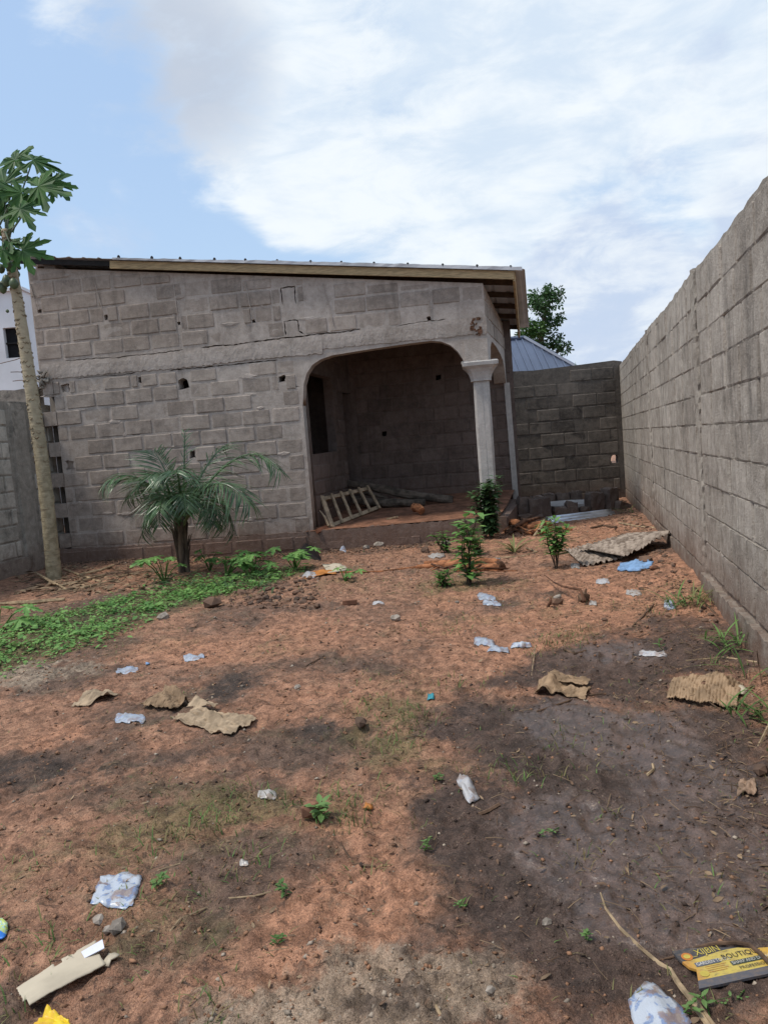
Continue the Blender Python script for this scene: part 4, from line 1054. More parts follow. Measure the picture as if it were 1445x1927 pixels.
for i, (a, b, dy, f, n_r, R) in enumerate(pl):
    c = P(a, b, YP + dy); n_r = (n_r[0], n_r[1] - 0.55, n_r[2] * 0.45); mb = MB(); palmate(mb, c, f, n_r, R, 7, 148, 0.28, True, rr); lf = mb.build('leaf', M_PAPLEAF, papaya)
    st = topP + np.array([rr.uniform(-0.04, 0.04), rr.uniform(-0.04, 0.04), rr.uniform(-0.2, 0.12)]); md = (st + c) / 2 + np.array([0, 0, 0.06])
    mb = MB(); mb.tube([st, md, c], [0.014, 0.011, 0.008], 5); mb.build('petiole', M_FRUIT, lf)
for (a, b, dy, r_, k) in ((18, 500, -0.12, 0.058, 1.35), (12, 528, -0.1, 0.055, 1.5), (26, 533, -0.13, 0.062, 1.2), (5, 540, 0.0, 0.055, 1.6), (2, 505, -0.05, 0.05, 1.3), (32, 515, 0.08, 0.04, 1.3), (36, 503, 0.05, 0.026, 1.2), (-12, 520, -0.1, 0.06, 1.4), (14, 585, -0.05, 0.022, 1.1)):
    c = P(a, b, YP + dy); mb = MB(); mb.tube([c + UP * r_ * k, c + UP * r_ * k * 0.75, c + UP * r_ * 0.3, c - UP * r_ * 0.3, c - UP * r_ * k * 0.75, c - UP * r_ * k], [0.006, r_ * 0.6, r_ * 0.95, r_, r_ * 0.65, 0.006], 10)
    fo = mb.build('fruit', M_FRUIT, papaya, smooth=True)

# ------------------------------------------------------------------ small palm
gp = G(347, 1078)
YQ = float(gp[1])
palm = thing('oil_palm', tuple(gp), 'young palm with arching dark fronds in front of the block house', 'palm')
cr_ = P(340, 985, YQ)
mb = MB(); mb.tube([gp - UP * 0.06, gp + UP * 0.15, gp + UP * 0.4, cr_, cr_ + UP * 0.1], [0.085, 0.072, 0.072, 0.10, 0.08], 12, jit=0.08)
for k in range(22):
    a = rr.uniform(0, 2 * math.pi); d = np.array([math.cos(a), math.sin(a), 0]); z0 = rr.uniform(-0.05, 0.35)
    mb.tube([gp + d * 0.062 + UP * z0, gp + d * 0.078 + UP * (z0 + 0.22), gp + d * (0.10 + rr.uniform(0, 0.05)) + UP * (z0 + 0.4)], [0.017, 0.013, 0.005], 4)
mb.build('trunk', M_PALMTR, palm)


def frond(parent, pts, mat, nl, L0, seed, droop=0.5, wid=0.022, sub=None):
    r = random.Random(seed); pts = [np.array(p, float) for p in pts]; P2 = []
    n = 14
    for i in range(n + 1):           # quadratic/cubic Bezier through control points
        t = i / n; q = pts[:]
        while len(q) > 1: q = [a * (1 - t) + b * t for a, b in zip(q, q[1:])]
        P2.append(q[0])
    mb = MB(); mb.tube(P2, [0.018 * (1 - 0.8 * i / n) + 0.003 for i in range(n + 1)], 5)
    for k in range(nl):
        t = 0.18 + 0.82 * k / (nl - 1); x = t * n; i = min(int(x), n - 1); p = P2[i] * (1 - (x - i)) + P2[i + 1] * (x - i); d = unit(P2[i + 1] - P2[i])
        sd = unit(np.cross(d, UP) + 1e-6); up = np.cross(sd, d)
        prof = math.sin(math.pi * min(1, 0.18 + 0.80 * (t - 0.1))) ** 0.6
        for s_ in (-1, 1):
            L = L0 * prof * r.uniform(0.8, 1.1); dd = unit(sd * s_ * 0.85 + d * (0.55 + 0.5 * t) + up * r.uniform(0.0, 0.45) + UP * -0.1)
            leaf(mb, p, dd, up * 1.0 + sd * s_ * r.uniform(-0.5, 0.2), L, wid, droop * r.uniform(0.5, 1.3), 4, 0.3)
    return mb.build('frond', mat, parent)


fr_ = [  # (tip px,py,dy), (mid px,py,dy), leaflets, length
    ((195, 915, -0.5), (255, 850, -0.35), 26, 0.42), ((525, 885, -0.2), (455, 790, 0.1), 26, 0.45), ((470, 950, -0.9), (395, 850, -0.6), 30, 0.5), ((268, 1005, -0.4), (285, 890, -0.4), 24, 0.42), ((348, 815, 0.1), (345, 900, 0), 12, 0.22),
    ((290, 850, 0.5), (315, 880, 0.3), 24, 0.45), ((425, 838, 0.6), (385, 860, 0.3), 22, 0.42), ((420, 985, -0.3), (400, 900, -0.3), 24, 0.4), ((330, 890, -1.1), (335, 860, -0.5), 28, 0.46), ((240, 940, 0.5), (290, 860, 0.4), 24, 0.42),
    ((385, 930, 0.9), (360, 860, 0.6), 22, 0.42), ((300, 960, -0.9), (310, 890, -0.5), 24, 0.4),
    ((300, 985, -0.7), (295, 910, -0.5), 18, 0.3), ((400, 985, -0.6), (390, 915, -0.5), 18, 0.3), ((350, 960, -1.0), (345, 880, -0.9), 20, 0.32), ((440, 1000, 0.2), (410, 880, 0.1), 22, 0.42), ((280, 900, -0.8), (310, 860, -0.5), 24, 0.42)]
for i, (tp, md, nl, L0) in enumerate(fr_):
    frond(palm, [cr_ + np.array([rr.uniform(-0.06, 0.06), rr.uniform(-0.06, 0.06), -0.05]), P(md[0], md[1], YQ + md[2]), P(tp[0], tp[1], YQ + tp[2])], M_PALM, int(nl * 1.35), L0 * 1.1, 40 + i, 0.7, 0.02)


# ------------------------------------------------------------------ saplings and weeds
def bush(name, base, label, cat, stems, height, nleaf, L, W, mat, seed, spread=0.25, low=0.2, droop=0.3, group=None, stemmat=None, rad=0.008):
    r = random.Random(seed); t = thing(name, tuple(base), label, cat, group); base = np.array(base, float); ml = MB(); ms = MB()
    for s_ in range(stems):
        a = r.uniform(0, 2 * math.pi); h = height * r.uniform(0.75, 1.0) if s_ else height; tip = base + np.array([math.cos(a) * spread * r.uniform(0.1, 1) * height, math.sin(a) * spread * r.uniform(0.1, 1) * height, h])
        mid = (base + tip) / 2 + np.array([r.uniform(-0.05, 0.05), r.uniform(-0.05, 0.05), 0]); b0 = base + np.array([r.uniform(-0.03, 0.03), r.uniform(-0.03, 0.03), -0.02])
        ms.tube([b0, mid, tip], [rad, rad * 0.8, rad * 0.3], 5)
        for k in range(nleaf):
            t_ = low + (1 - low) * (k + r.random()) / nleaf
            p = b0 * (1 - t_) ** 2 + 2 * mid * t_ * (1 - t_) + tip * t_ * t_; a2 = k * 2.4 + r.uniform(-0.4, 0.4); el = r.uniform(-0.1, 0.7)
            d = np.array([math.cos(a2), math.sin(a2), el]); p2 = p + d * r.uniform(0.01, 0.07) * height * 0.6
            ms.tube([p, p2], [0.003, 0.002], 3, cap=False)
            leaf(ml, p2, d, (0, 0, 1), L * r.uniform(0.6, 1.15), W * r.uniform(0.8, 1.1), droop * r.uniform(0.3, 1.6), 3)
    ms.build('stem', stemmat or M_BARK, t); ml.build('leaves', mat, t)
    return t


b1 = G(925, 1012); b2 = G(882, 1100); b3 = G(1050, 1070)
bush('shrub', b1, 'dense dark green shrub growing against the porch column', 'shrub', 12, 0.88, 80, 0.13, 0.08, M_LEAFD, 1, 0.30, 0.1)
bush('sapling', b2, 'leafy sapling beside the red root bundle in the middle of the yard', 'sapling', 5, 0.74, 24, 0.16, 0.085, M_LEAFB, 2, 0.22, 0.1)
bush('sapling', b3, 'small bright green sapling next to the weathered corrugated sheets', 'sapling', 5, 0.54, 42, 0.14, 0.05, M_LEAFB, 3, 0.22, 0.35, 0.2)
bush('weed', G(838, 1103), 'low spreading weed at the foot of the yard sapling', 'weed', 6, 0.18, 14, 0.10, 0.03, M_LEAF, 6, 0.9, 0.1)
bush('weed', G(842, 1040), 'low leafy weed between the sapling and the porch plinth', 'weed', 7, 0.28, 14, 0.10, 0.045, M_LEAF, 7, 0.7, 0.1)
bush('weed', G(900, 1045), 'low leafy weed right of the sapling below the porch', 'weed', 6, 0.25, 14, 0.10, 0.05, M_LEAF, 8, 0.7, 0.1)
# drooping palm seedling
t = thing('palm_seedling', tuple(G(968, 1042)), 'limp palm seedling with drooping blades left of the bright sapling', 'seedling'); mb = MB(); b = G(968, 1042)
for k in range(22):
    a = rr.uniform(0, 6.28); d = unit([math.cos(a), math.sin(a), rr.uniform(0.9, 2.2)]); leaf(mb, b, d, unit([math.cos(a) * -0.4, math.sin(a) * -0.4, 1]), rr.uniform(0.25, 0.42), 0.028, 0.75, 5)
mb.build('blades', M_GRASS, t)


def lobed_weed(px, py, label, h, n, R, seed, mat=M_LEAFB, group=None):
    r = random.Random(seed); b = G(px, py); t = thing('broadleaf_weed', tuple(b), label, 'weed', group); ms = MB()
    for k in range(n):
        a = r.uniform(0, 6.28); c = b + np.array([math.cos(a) * R * r.uniform(0.3, 1.9), math.sin(a) * R * r.uniform(0.3, 1.5), h * r.uniform(0.45, 1.0)])
        ms.tube([b - UP * 0.01, (b + c) / 2 + UP * 0.04, c], [0.007, 0.006, 0.004], 4)
        mb = MB(); palmate(mb, c, (math.cos(a), math.sin(a), -0.1), (0, -0.25, 1), R * r.uniform(0.75, 1.15), 5, 130, 0.3, True, r); mb.build('leaf', mat, t)
    ms.build('stem', M_LEAF, t)


lobed_weed(310, 1098, 'lobed-leaf weed growing left of the small palm', 0.36, 7, 0.15, 1)
lobed_weed(425, 1085, 'lobed-leaf weed growing right of the small palm', 0.30, 9, 0.16, 2)
lobed_weed(480, 1080, 'lobed-leaf weed midway between palm and black bag', 0.28, 8, 0.15, 3)
lobed_weed(555, 1072, 'lobed-leaf weed growing beside the black bag', 0.30, 9, 0.15, 4)
lobed_weed(395, 1075, 'lobed-leaf weed directly behind the palm base', 0.32, 7, 0.14, 9)
lobed_weed(-2, 1190, 'large pale lobed weed at the left edge of the yard', 0.25, 5, 0.2, 5)
lobed_weed(650, 1095, 'small lobed weed standing alone on red earth near the orange wrapper', 0.16, 5, 0.1, 6)
M_SEED = simple('seedling_leaf', (0.17, 0.29, 0.095), 0.55, 0.4, 6, col2=(0.09, 0.17, 0.05), trans=0.3)
sd = [(605, 1545, 'broad-leaved seedling growing by the small red stone', 0.07, 9, 0.06), (305, 1668, 'pale seedling right of the blue printed packet', 0.06, 8, 0.055), (535, 1680, 'seedling with dark rounded leaves in mid foreground', 0.06, 7, 0.05),
      (530, 1780, 'tiny yellow-green seedling in the lower foreground', 0.04, 6, 0.04), (1030, 1577, 'two-leaved seedling on the damp dark soil', 0.04, 5, 0.04), (1115, 1778, 'thin seedling on dark soil left of the dry vine', 0.05, 5, 0.035),
      (1310, 1905, 'bright green seedling at the tip of the crumpled blue and white bag', 0.05, 5, 0.05), (1250, 1225, 'upright two-leaved seedling behind the flattened pale sachet', 0.12, 4, 0.08), (1398, 1205, 'lone seedling against the right wall footing', 0.10, 5, 0.08), (828, 1470, 'seedling just left of the muddy bottle-shaped sachet', 0.05, 6, 0.05),
      (810, 1590, 'tiny seedling on the dark soil below the muddy sachet', 0.035, 6, 0.035), (860, 1715, 'tiny seedling on bare earth in the lower middle', 0.03, 5, 0.03), (1385, 1893, 'tiny pale seedling below the yellow carton', 0.03, 4, 0.03)]
for i, (px, py, lb, h, n, L) in enumerate(sd):
    if i: h, L = h * 0.7, L * 0.55
    bush('seedling', G(px, py), lb, 'seedling', 2, h, n, L, L * 0.5, M_SEED, 200 + i, 0.5, 0.4, 0.2, None, M_LEAF, 0.0025)


# ------------------------------------------------------------------ ground cover, grass, gravel, litter (uncountable)
def scatter_pts(n, xr, yr, dens, r):
    out = []
    X = r.uniform(*xr, n); u = r.rand(n); Y = yr[0] * (yr[1] / yr[0]) ** u
    d = dens(X, Y); keep = r.rand(n) < d
    return X[keep], Y[keep]


rs = np.random.RandomState(3)


def in_yard(x, y):
    dd = (x - RWA[0]) * _rwn[0] + (y - RWA[1]) * _rwn[1]
    s = (x - HL[0]) * HU[0] + (y - HL[1]) * HU[1]; o = (x - HL[0]) * HN[0] + (y - HL[1]) * HN[1]
    return (dd > 0.1) & ((o > 0.1) | (s > 7.3)) & (x > -6.0) & (y < 13)


# weed carpet
X = rs.uniform(-5.6, 0.3, 120000); Y = rs.uniform(5.0, 11.6, 120000)
wmk = weed_mask(X, Y); wm = np.clip(wmk * 0.9 + 2.2 * (fbm(X, Y, 1.7, 4) - 0.5), 0, 1) * (wmk > 0) * np.clip(4.0 * fbm(X + 9, Y, 3.5, 4) - 1.15, 0.06, 1) * np.clip(wmk * 1.5, 0, 1) ** 1.6; k = (rs.rand(len(X)) < wm * 0.95) & in_yard(X, Y) & ~((np.hypot(X - gp[0], Y - gp[1]) < 0.2))
X, Y = X[k], Y[k]; Z = zg(X, Y, True)
mb = MB()
for x, y, z in zip(X, Y, Z):
    a = rr.uniform(0, 6.28); h = rr.uniform(0.0, 0.08) * rr.random(); L = rr.uniform(0.015, 0.04) + 0.05 * rr.random() ** 4
    leaf(mb, (x, y, z + h), (math.cos(a), math.sin(a), rr.uniform(-0.1, 0.7)), (rr.uniform(-.4, .4), rr.uniform(-.4, .4), 1), L, L * rr.uniform(0.35, 0.7), 0.3, 2 if rr.random() < 0.0 else 3)
tag(mb.build('weeds', M_LEAFB, None), 'low bright green weeds carpeting the left of the yard', 'weeds', kind='stuff')
# grass tufts and moss-like thin grass
mb = MB(); mbg = MB()
tufts = [(770, 1350, 0.22, 80), (735, 1400, 0.2, 60), (385, 1545, 0.15, 70), (780, 1555 - 10, 0.08, 10), (640, 1510, 0.25, 80), (700, 1330, 0.2, 60), (985, 1455, 0.18, 40), (1060, 1400, 0.15, 24), (930, 1465, 0.15, 20), (400, 1870, 0.12, 14), (1040, 1215, 0.25, 120), (1080, 1195, 0.2, 60), (1275, 1140, 0.25, 90), (1320, 1120, 0.22, 60), (860, 1100, 0.3, 90), (1100, 1620, 0.08, 16), (1140, 1530, 0.08, 12),
         (300, 1590, 0.18, 50), (455, 1500, 0.15, 50), (1390, 1255, 0.2, 50), (850, 1180, 0.3, 60), (660, 1550, 0.12, 30), (10, 1900, 0.12, 26), (1440, 1380, 0.2, 30), (30, 1780, 0.15, 20), (860, 1290, 0.2, 30), (480, 1620, 0.15, 30), (340, 1690, 0.15, 30), (100, 1790, 0.15, 24), (400, 1920, 0.1, 14), (680, 1640, 0.1, 14)]


def blade(m, x, y, L, w, lean):
    a = rr.uniform(0, 6.28); z = float(zg(x, y, True)) - 0.004; d = np.array([math.cos(a) * lean, math.sin(a) * lean, 1.0]); d /= np.linalg.norm(d)
    sd_ = np.array([-math.sin(a), math.cos(a), 0]) * w / 2; b = np.array([x, y, z]); m1 = b + d * L * 0.55; tp = b + d * L * 0.85 + np.array([math.cos(a), math.sin(a), -0.25]) * L * 0.3 * lean
    m.add([b - sd_, b + sd_, m1 + sd_ * 0.8, m1 - sd_ * 0.8, tp], [(0, 1, 2, 3), (3, 2, 4)])


for (px, py, R, n) in tufts:
    c = G(px, py)
    for _ in range(int(n * 1.3)):
        q = rr.random() ** 0.7 * R; a = rr.uniform(0, 6.28); blade(mbg if rr.random() < 0.45 else mb, c[0] + math.cos(a) * q, c[1] + math.sin(a) * q * 1.0, rr.uniform(0.02, 0.08), rr.uniform(0.0025, 0.006), rr.uniform(0.2, 1.4))
X, Y = scatter_pts(90000, (-5, 4.0), (1.5, 11.5), lambda x, y: np.clip(masks(x, y)[3] * 0.55 + 0.012 + 0.8 * np.clip(weed_mask(x, y), 0, 1) * (y > 5), 0, 1) * in_yard(x, y) * (np.abs(x) < y * 0.62 + 0.2), rs)
for x, y in zip(X, Y): blade(mbg if rr.random() < 0.3 else mb, x, y, rr.uniform(0.012, 0.05), rr.uniform(0.002, 0.004) * (1 + 0.12 * y), rr.uniform(0.3, 1.6))
tag(mb.build('dry_grass', M_GRASS, None), 'sparse yellowish thin grass over the red earth', 'grass', kind='stuff')
tag(mbg.build('green_grass', M_GRASSG, None), 'sparse green grass blades in small tufts', 'grass', kind='stuff')
# clods and gravel
ico_v = []; ph = (1 + 5 ** 0.5) / 2
for a, b, c in ((-1, ph, 0), (1, ph, 0), (-1, -ph, 0), (1, -ph, 0), (0, -1, ph), (0, 1, ph), (0, -1, -ph), (0, 1, -ph), (ph, 0, -1), (ph, 0, 1), (-ph, 0, -1), (-ph, 0, 1)): ico_v.append(np.array((a, b, c)) / math.sqrt(1 + ph * ph))
ico_f = [(0, 11, 5), (0, 5, 1), (0, 1, 7), (0, 7, 10), (0, 10, 11), (1, 5, 9), (5, 11, 4), (11, 10, 2), (10, 7, 6), (7, 1, 8), (3, 9, 4), (3, 4, 2), (3, 2, 6), (3, 6, 8), (3, 8, 9), (4, 9, 5), (2, 4, 11), (6, 2, 10), (8, 6, 7), (9, 8, 1)]


def chunk(mb, c, sx, sy, sz, j=0.25, rz=None):
    a = rr.uniform(0, 6.28) if rz is None else rz; ca, sa_ = math.cos(a), math.sin(a)
    vs = []
    for v in ico_v:
        q = v * (1 + rr.uniform(-j, j)); x, y, z = q[0] * sx, q[1] * sy, q[2] * sz; vs.append((c[0] + x * ca - y * sa_, c[1] + x * sa_ + y * ca, c[2] + z))
    mb.add(vs, ico_f)


OV = np.array([(1, 0, 0), (-1, 0, 0), (0, 1, 0), (0, -1, 0), (0, 0, 1), (0, 0, -1.0)]); OF = np.array([(0, 2, 4), (2, 1, 4), (1, 3, 4), (3, 0, 4), (2, 0, 5), (1, 2, 5), (3, 1, 5), (0, 3, 5)])


def grains(name, mat, label, X, Y, Sz, seed):
    """many small irregular grains as one mesh"""
    q = np.random.RandomState(seed); n = len(X); Z = zg(X, Y, True)
    V = OV[None] * (1 + q.uniform(-0.35, 0.35, (n, 6, 1))) + q.uniform(-0.18, 0.18, (n, 6, 3))
    V = V * np.stack([Sz * q.uniform(0.8, 1.7, n), Sz, Sz * q.uniform(0.4, 0.85, n)], -1)[:, None, :]
    a = q.uniform(0, 6.28, n); ca, sa_ = np.cos(a)[:, None], np.sin(a)[:, None]
    V = np.stack([V[..., 0] * ca - V[..., 1] * sa_ + X[:, None], V[..., 0] * sa_ + V[..., 1] * ca + Y[:, None], V[..., 2] + (Z + Sz * 0.15)[:, None]], -1).reshape(-1, 3)
    F = (OF[None] + (np.arange(n) * 6)[:, None, None]).reshape(-1, 3)
    me = bpy.data.meshes.new(name); me.vertices.add(len(V)); me.vertices.foreach_set('co', V.ravel()); me.loops.add(F.size); me.loops.foreach_set('vertex_index', F.ravel().astype(np.int32))
    me.polygons.add(len(F)); me.polygons.foreach_set('loop_start', (np.arange(len(F)) * 3).astype(np.int32)); me.update(calc_edges=True); me.materials.append(mat)
    o = bpy.data.objects.new(name, me); COL.objects.link(o); return tag(o, label, 'soil', kind='stuff')


X, Y = scatter_pts(150000, (-4.6, 4.0), (1.4, 11.8), lambda x, y: np.clip(0.35 + 0.65 * masks(x, y)[2] + 0.6 * (fbm(x, y, 2, 3) - 0.45), 0.03, 1) * in_yard(x, y) * (np.abs(x) < y * 0.62 + 0.2), rs)
S = masks(X, Y); Sz = (0.0013 + 0.0065 * rs.rand(len(X)) ** 6) * (1 + 0.13 * Y); u_ = rs.rand(len(X))
kk = np.where(u_ < 0.10 + 0.5 * S[2], 1, np.where(u_ < 0.2 + 0.5 * S[1], 2, 0))
M_CLODR = simple('red_clod', (0.34, 0.185, 0.11), 0.97, 0.5, 9); M_CLODD = simple('dark_clod', (0.10, 0.068, 0.054), 0.9, 0.5, 9); M_GRAV = simple('pale_gravel', (0.40, 0.33, 0.26), 0.95, 0.4, 30)
for i, (m_, nm, lb) in enumerate(((M_CLODR, 'soil_crumbs', 'loose red soil crumbs over the yard'), (M_GRAV, 'gravel', 'pale gravel bits, thickest on the sandy patch'), (M_CLODD, 'dark_soil_crumbs', 'dark crumbs of damp soil'))):
    grains(nm, m_, lb, X[kk == i], Y[kk == i], Sz[kk == i], 20 + i)
# leaf litter and twiglets
mb = MB(); mb2 = MB()


def lit_dens(x, y):
    dd = (x - RWA[0]) * _rwn[0] + (y - RWA[1]) * _rwn[1]
    return np.clip(0.10 + 0.85 * np.exp(-((dd - 0.3) / 0.4) ** 2) + 0.4 * np.clip((y - 9.8) / 1, 0, 1) * (x < 2.0) + 0.25 * masks(x, y)[3], 0, 1) * in_yard(x, y) * (np.abs(x) < y * 0.62 + 0.2)


X, Y = scatter_pts(38000, (-5, 4.2), (1.5, 11.9), lit_dens, rs)
_cc = G(1395, 1832); _k = (np.hypot(X - _cc[0], Y - _cc[1]) > 0.15); X, Y = X[_k], Y[_k]
for x, y in zip(X, Y):
    z = float(zg(x, y, True)); L = rr.uniform(0.008, 0.035) * (1 + 0.06 * y); a = rr.uniform(0, 6.28); d = np.array([math.cos(a), math.sin(a), rr.uniform(-0.05, 0.35)])
    if rr.random() < 0.55: leaf(mb if rr.random() < 0.5 else mb2, (x, y, z + 0.004), d, (rr.uniform(-.5, .5), rr.uniform(-.5, .5), 1), L, L * rr.uniform(0.2, 0.5), rr.uniform(-0.2, 0.4), 3)
    else:
        p = np.array([x, y, z + 0.004]); (mb if rr.random() < 0.5 else mb2).tube([p, p + d * L * 0.9 + np.array([0, 0, 0.003]), p + d * L * 2 + np.array([rr.uniform(-.3, .3) * L, rr.uniform(-.3, .3) * L, 0])], 0.0012 * (1 + 0.1 * y), 4, cap=False)
tag(mb.build('leaf_litter', M_DEBRIS, None), 'dry leaf scraps and twiglets littering the yard', 'litter', kind='stuff')
tag(mb2.build('dark_leaf_litter', M_STICK, None), 'dark rotting leaf scraps and twiglets', 'litter', kind='stuff')
# rubble strip at the foot of the house and along the bank above the weeds
mb = MB()
for _ in range(900):
    s = rr.uniform(0.0, 6.9); o = rr.random() ** 1.5 * 0.55 + 0.1; p = hp(s, 0, o); z = float(zg(p[0], p[1], True)); q = rr.uniform(0.006, 0.03)
    chunk(mb, (p[0], p[1], z + q * 0.3), q * 1.2, q, q * 0.7)
for _ in range(500):
    c = G(rr.uniform(430, 600), rr.uniform(1085, 1145)); q = 0.03 * rr.random() ** 3 + 0.005
    chunk(mb, (c[0], c[1], c[2] + q * 0.3), q * 1.2, q, q * 0.7)
for _ in range(420):
    s = rr.uniform(1, 11); dd = abs(rr.gauss(0.12, 0.22)) + 0.09; p = RWA + _rwd * s + _rwn * dd; z = float(zg(p[0], p[1], True)); q = rr.uniform(0.004, 0.03) * rr.random() + 0.004
    chunk(mb, (p[0], p[1], z + q * 0.3), q * 1.2, q, q * 0.7)
tag(mb.build('rubble', M_CLOD, None), 'earthy rubble crumbs along the foot of the walls', 'rubble', kind='stuff')


# ------------------------------------------------------------------ sheets: cardboard, sachets, metal
def sheet(name, corners, nx, ny, label, cat, mat, zf=None, edge=0.02, lift=0.006, thick=0.003, cut=None, group=None, seed=0, uv=False, smooth=True, round_=0.0, parent=None, stiff=False):
    """a bent sheet laid on the ground between four corner points (each px,py or px,py,height)"""
    r = random.Random(seed); C = [G(c[0], c[1], c[2] if len(c) > 2 else 0.0) for c in corners]
    w = np.linalg.norm(C[1] - C[0]); h = np.linalg.norm(C[3] - C[0]); mb = MB(); vs = []; fs = []; uvs = []
    for j in range(ny + 1):
        for i in range(nx + 1):
            a, b = i / nx, j / ny
            if round_:
                sx, sy = a * 2 - 1, b * 2 - 1; k = 1 - round_ * (sx * sx * sy * sy); a2, b2 = sx * k * 0.5 + 0.5, sy * k * 0.5 + 0.5
            else: a2, b2 = a, b
            if i in (0, nx): a2 += edge * 2 * (float(fbm(b * 3 + seed, seed + i, 1.0, 3)) - 0.5) + r.uniform(-edge, edge) * 0.25
            if j in (0, ny): b2 += edge * 2.6 * (float(fbm(a * 4 + seed * 1.7, seed + j, 1.0, 3)) - 0.5) + r.uniform(-edge, edge) * 0.3
            p = (C[0] * (1 - a2) + C[1] * a2) * (1 - b2) + (C[3] * (1 - a2) + C[2] * a2) * b2
            g = float(zg(p[0], p[1], True)); rel = p[2] - g
            z = (p[2] if stiff else max(g, p[2] if rel > 0.03 else g)) + lift + (zf(a, b, r) if zf else 0)
            vs.append((p[0], p[1], z)); uvs.append((a, b))
    for j in range(ny):
        for i in range(nx):
            if cut and cut((i + 0.5) / nx, (j + 0.5) / ny): continue
            q = j * (nx + 1) + i; fs.append((q, q + 1, q + nx + 2, q + nx + 1))
    mb.add(vs, fs); mb.uv = uvs if uv else None
    cen = sum(C) / 4; o = mb.build(name, mat, None, loc=cen, smooth=smooth)
    md = o.modifiers.new('thick', 'SOLIDIFY'); md.thickness = thick; md.offset = 1
    if smooth and thick > 0.0: pass
    return tag(o, label, cat, group)


def crumple(amp, s=3.0, seed=0):
    ox = seed * 3.7
    return lambda a, b, r: amp * 2 * (float(fbm(a * s + ox, b * s + ox, 1.0, 3)) - 0.3)


def folds(amp, k, along=0, bend=0.0, seed=0):
    ox = seed * 2.3
    def f(a, b, r):
        t = b if along == 0 else a; q = a if along == 0 else b
        return amp * abs(((t * k + 0.3 * float(vnoise(q * 2 + ox, t * 2))) % 1.0) - 0.5) * 2 + bend * (q - 0.4) ** 2 + amp * 1.2 * float(vnoise(a * 4 + ox, b * 4))
    return f


tri = lambda x: abs((x % 1.0) - 0.5) * 2


def crease(lst):
    """sum of sharp ridges: (a, b, direction degrees, width, height)"""
    def f(a, b, r):
        z = 0
        for (ca, cb, dg, w, h) in lst:
            t = (a - ca) * math.cos(math.radians(dg)) + (b - cb) * math.sin(math.radians(dg)); z += h * max(0, 1 - abs(t) / w)
        return z
    return f


sheet('cardboard', [(135, 1331), (175, 1328), (230, 1310), (176, 1303)], 22, 14, 'crumpled flap of tan cardboard farthest left on the earth', 'cardboard', M_CARD, lambda a, b, r: crease([(0.5, 0.5, 70, 0.4, 0.03), (0.75, 0.4, 110, 0.12, 0.018), (0.9, 0.6, 40, 0.2, 0.02)])(a, b, r) + crumple(0.005, 4, 1)(a, b, r), 0.05, 0.004, seed=1, smooth=False)
sheet('cardboard', [(264, 1333), (326, 1343), (362, 1327), (314, 1304)], 44, 20, 'ribbed torn cardboard humped beside the larger flattened sheet', 'cardboard', M_CARD2, lambda a, b, r: 0.055 * math.sin(a * 3.1) ** 0.8 * math.sin(b * 2.9) ** 0.7 * (0.8 + 0.4 * float(vnoise(a * 3, b * 2))) + 0.02 * (1 - b) + 0.006 * tri(a * 16 + b * 2) + crease([(0.55, 0.8, 75, 0.15, 0.05)])(a, b, r) + crumple(0.006, 6, 2)(a, b, r), 0.05, 0.004, seed=2, smooth=False)
sheet('cardboard', [(320, 1359), (438, 1389), (484, 1355), (380, 1337)], 40, 26, 'large flattened tan cardboard sheet with long creases', 'cardboard', M_CARD, lambda a, b, r: 0.010 * tri(b * 2.6 + a * 0.5) + crease([(0.2, 0.6, 70, 0.12, 0.03), (0.1, 0.3, 120, 0.15, 0.022), (0.55, 0.75, 88, 0.07, 0.03), (0.6, 0.5, 84, 0.05, 0.016), (0.7, 0.2, 95, 0.05, 0.012)])(a, b, r) * (1.1 - 0.5 * a) + 0.02 * (b < 0.08) * float(vnoise(a * 9, 1)) + crumple(0.002, 5, 3)(a, b, r), 0.03, 0.004, seed=3, smooth=False)
sheet('cardboard', [(352, 1340), (390, 1346), (412, 1337), (372, 1330)], 12, 10, 'small torn cardboard flap standing on the creased sheet', 'cardboard', M_CARD, lambda a, b, r: 0.035 + crease([(0.5, 0.5, 50, 0.3, 0.03)])(a, b, r) + crumple(0.006, 4, 13)(a, b, r), 0.05, 0.0, seed=33, smooth=False)
ck = sheet('cardboard', [(1004, 1307), (1096, 1318), (1113, 1292), (1022, 1277)], 34, 22, 'buckled brown cardboard with raised dark hollow on damp soil', 'cardboard', M_CARD2, lambda a, b, r: 0.055 * math.exp(-((a - 0.22 - 0.1 * b) / 0.13) ** 2) * (1 - 0.35 * b) + crease([(0.6, 0.5, 80, 0.28, 0.022), (0.45, 0.2, 30, 0.15, 0.012)])(a, b, r) + crumple(0.008, 5, 5)(a, b, r), 0.06, 0.003, seed=4, smooth=False)
sheet('cardboard', [(1030, 1296), (1098, 1304), (1112, 1288), (1036, 1279)], 24, 14, 'upper folded flap of brown cardboard over the buckled piece', 'cardboard', M_CARD2, lambda a, b, r: 0.05 - 0.025 * a + crease([(0.35, 0.3, 65, 0.3, 0.02)])(a, b, r) + crumple(0.006, 5, 15)(a, b, r), 0.06, 0.0, seed=44, smooth=False)
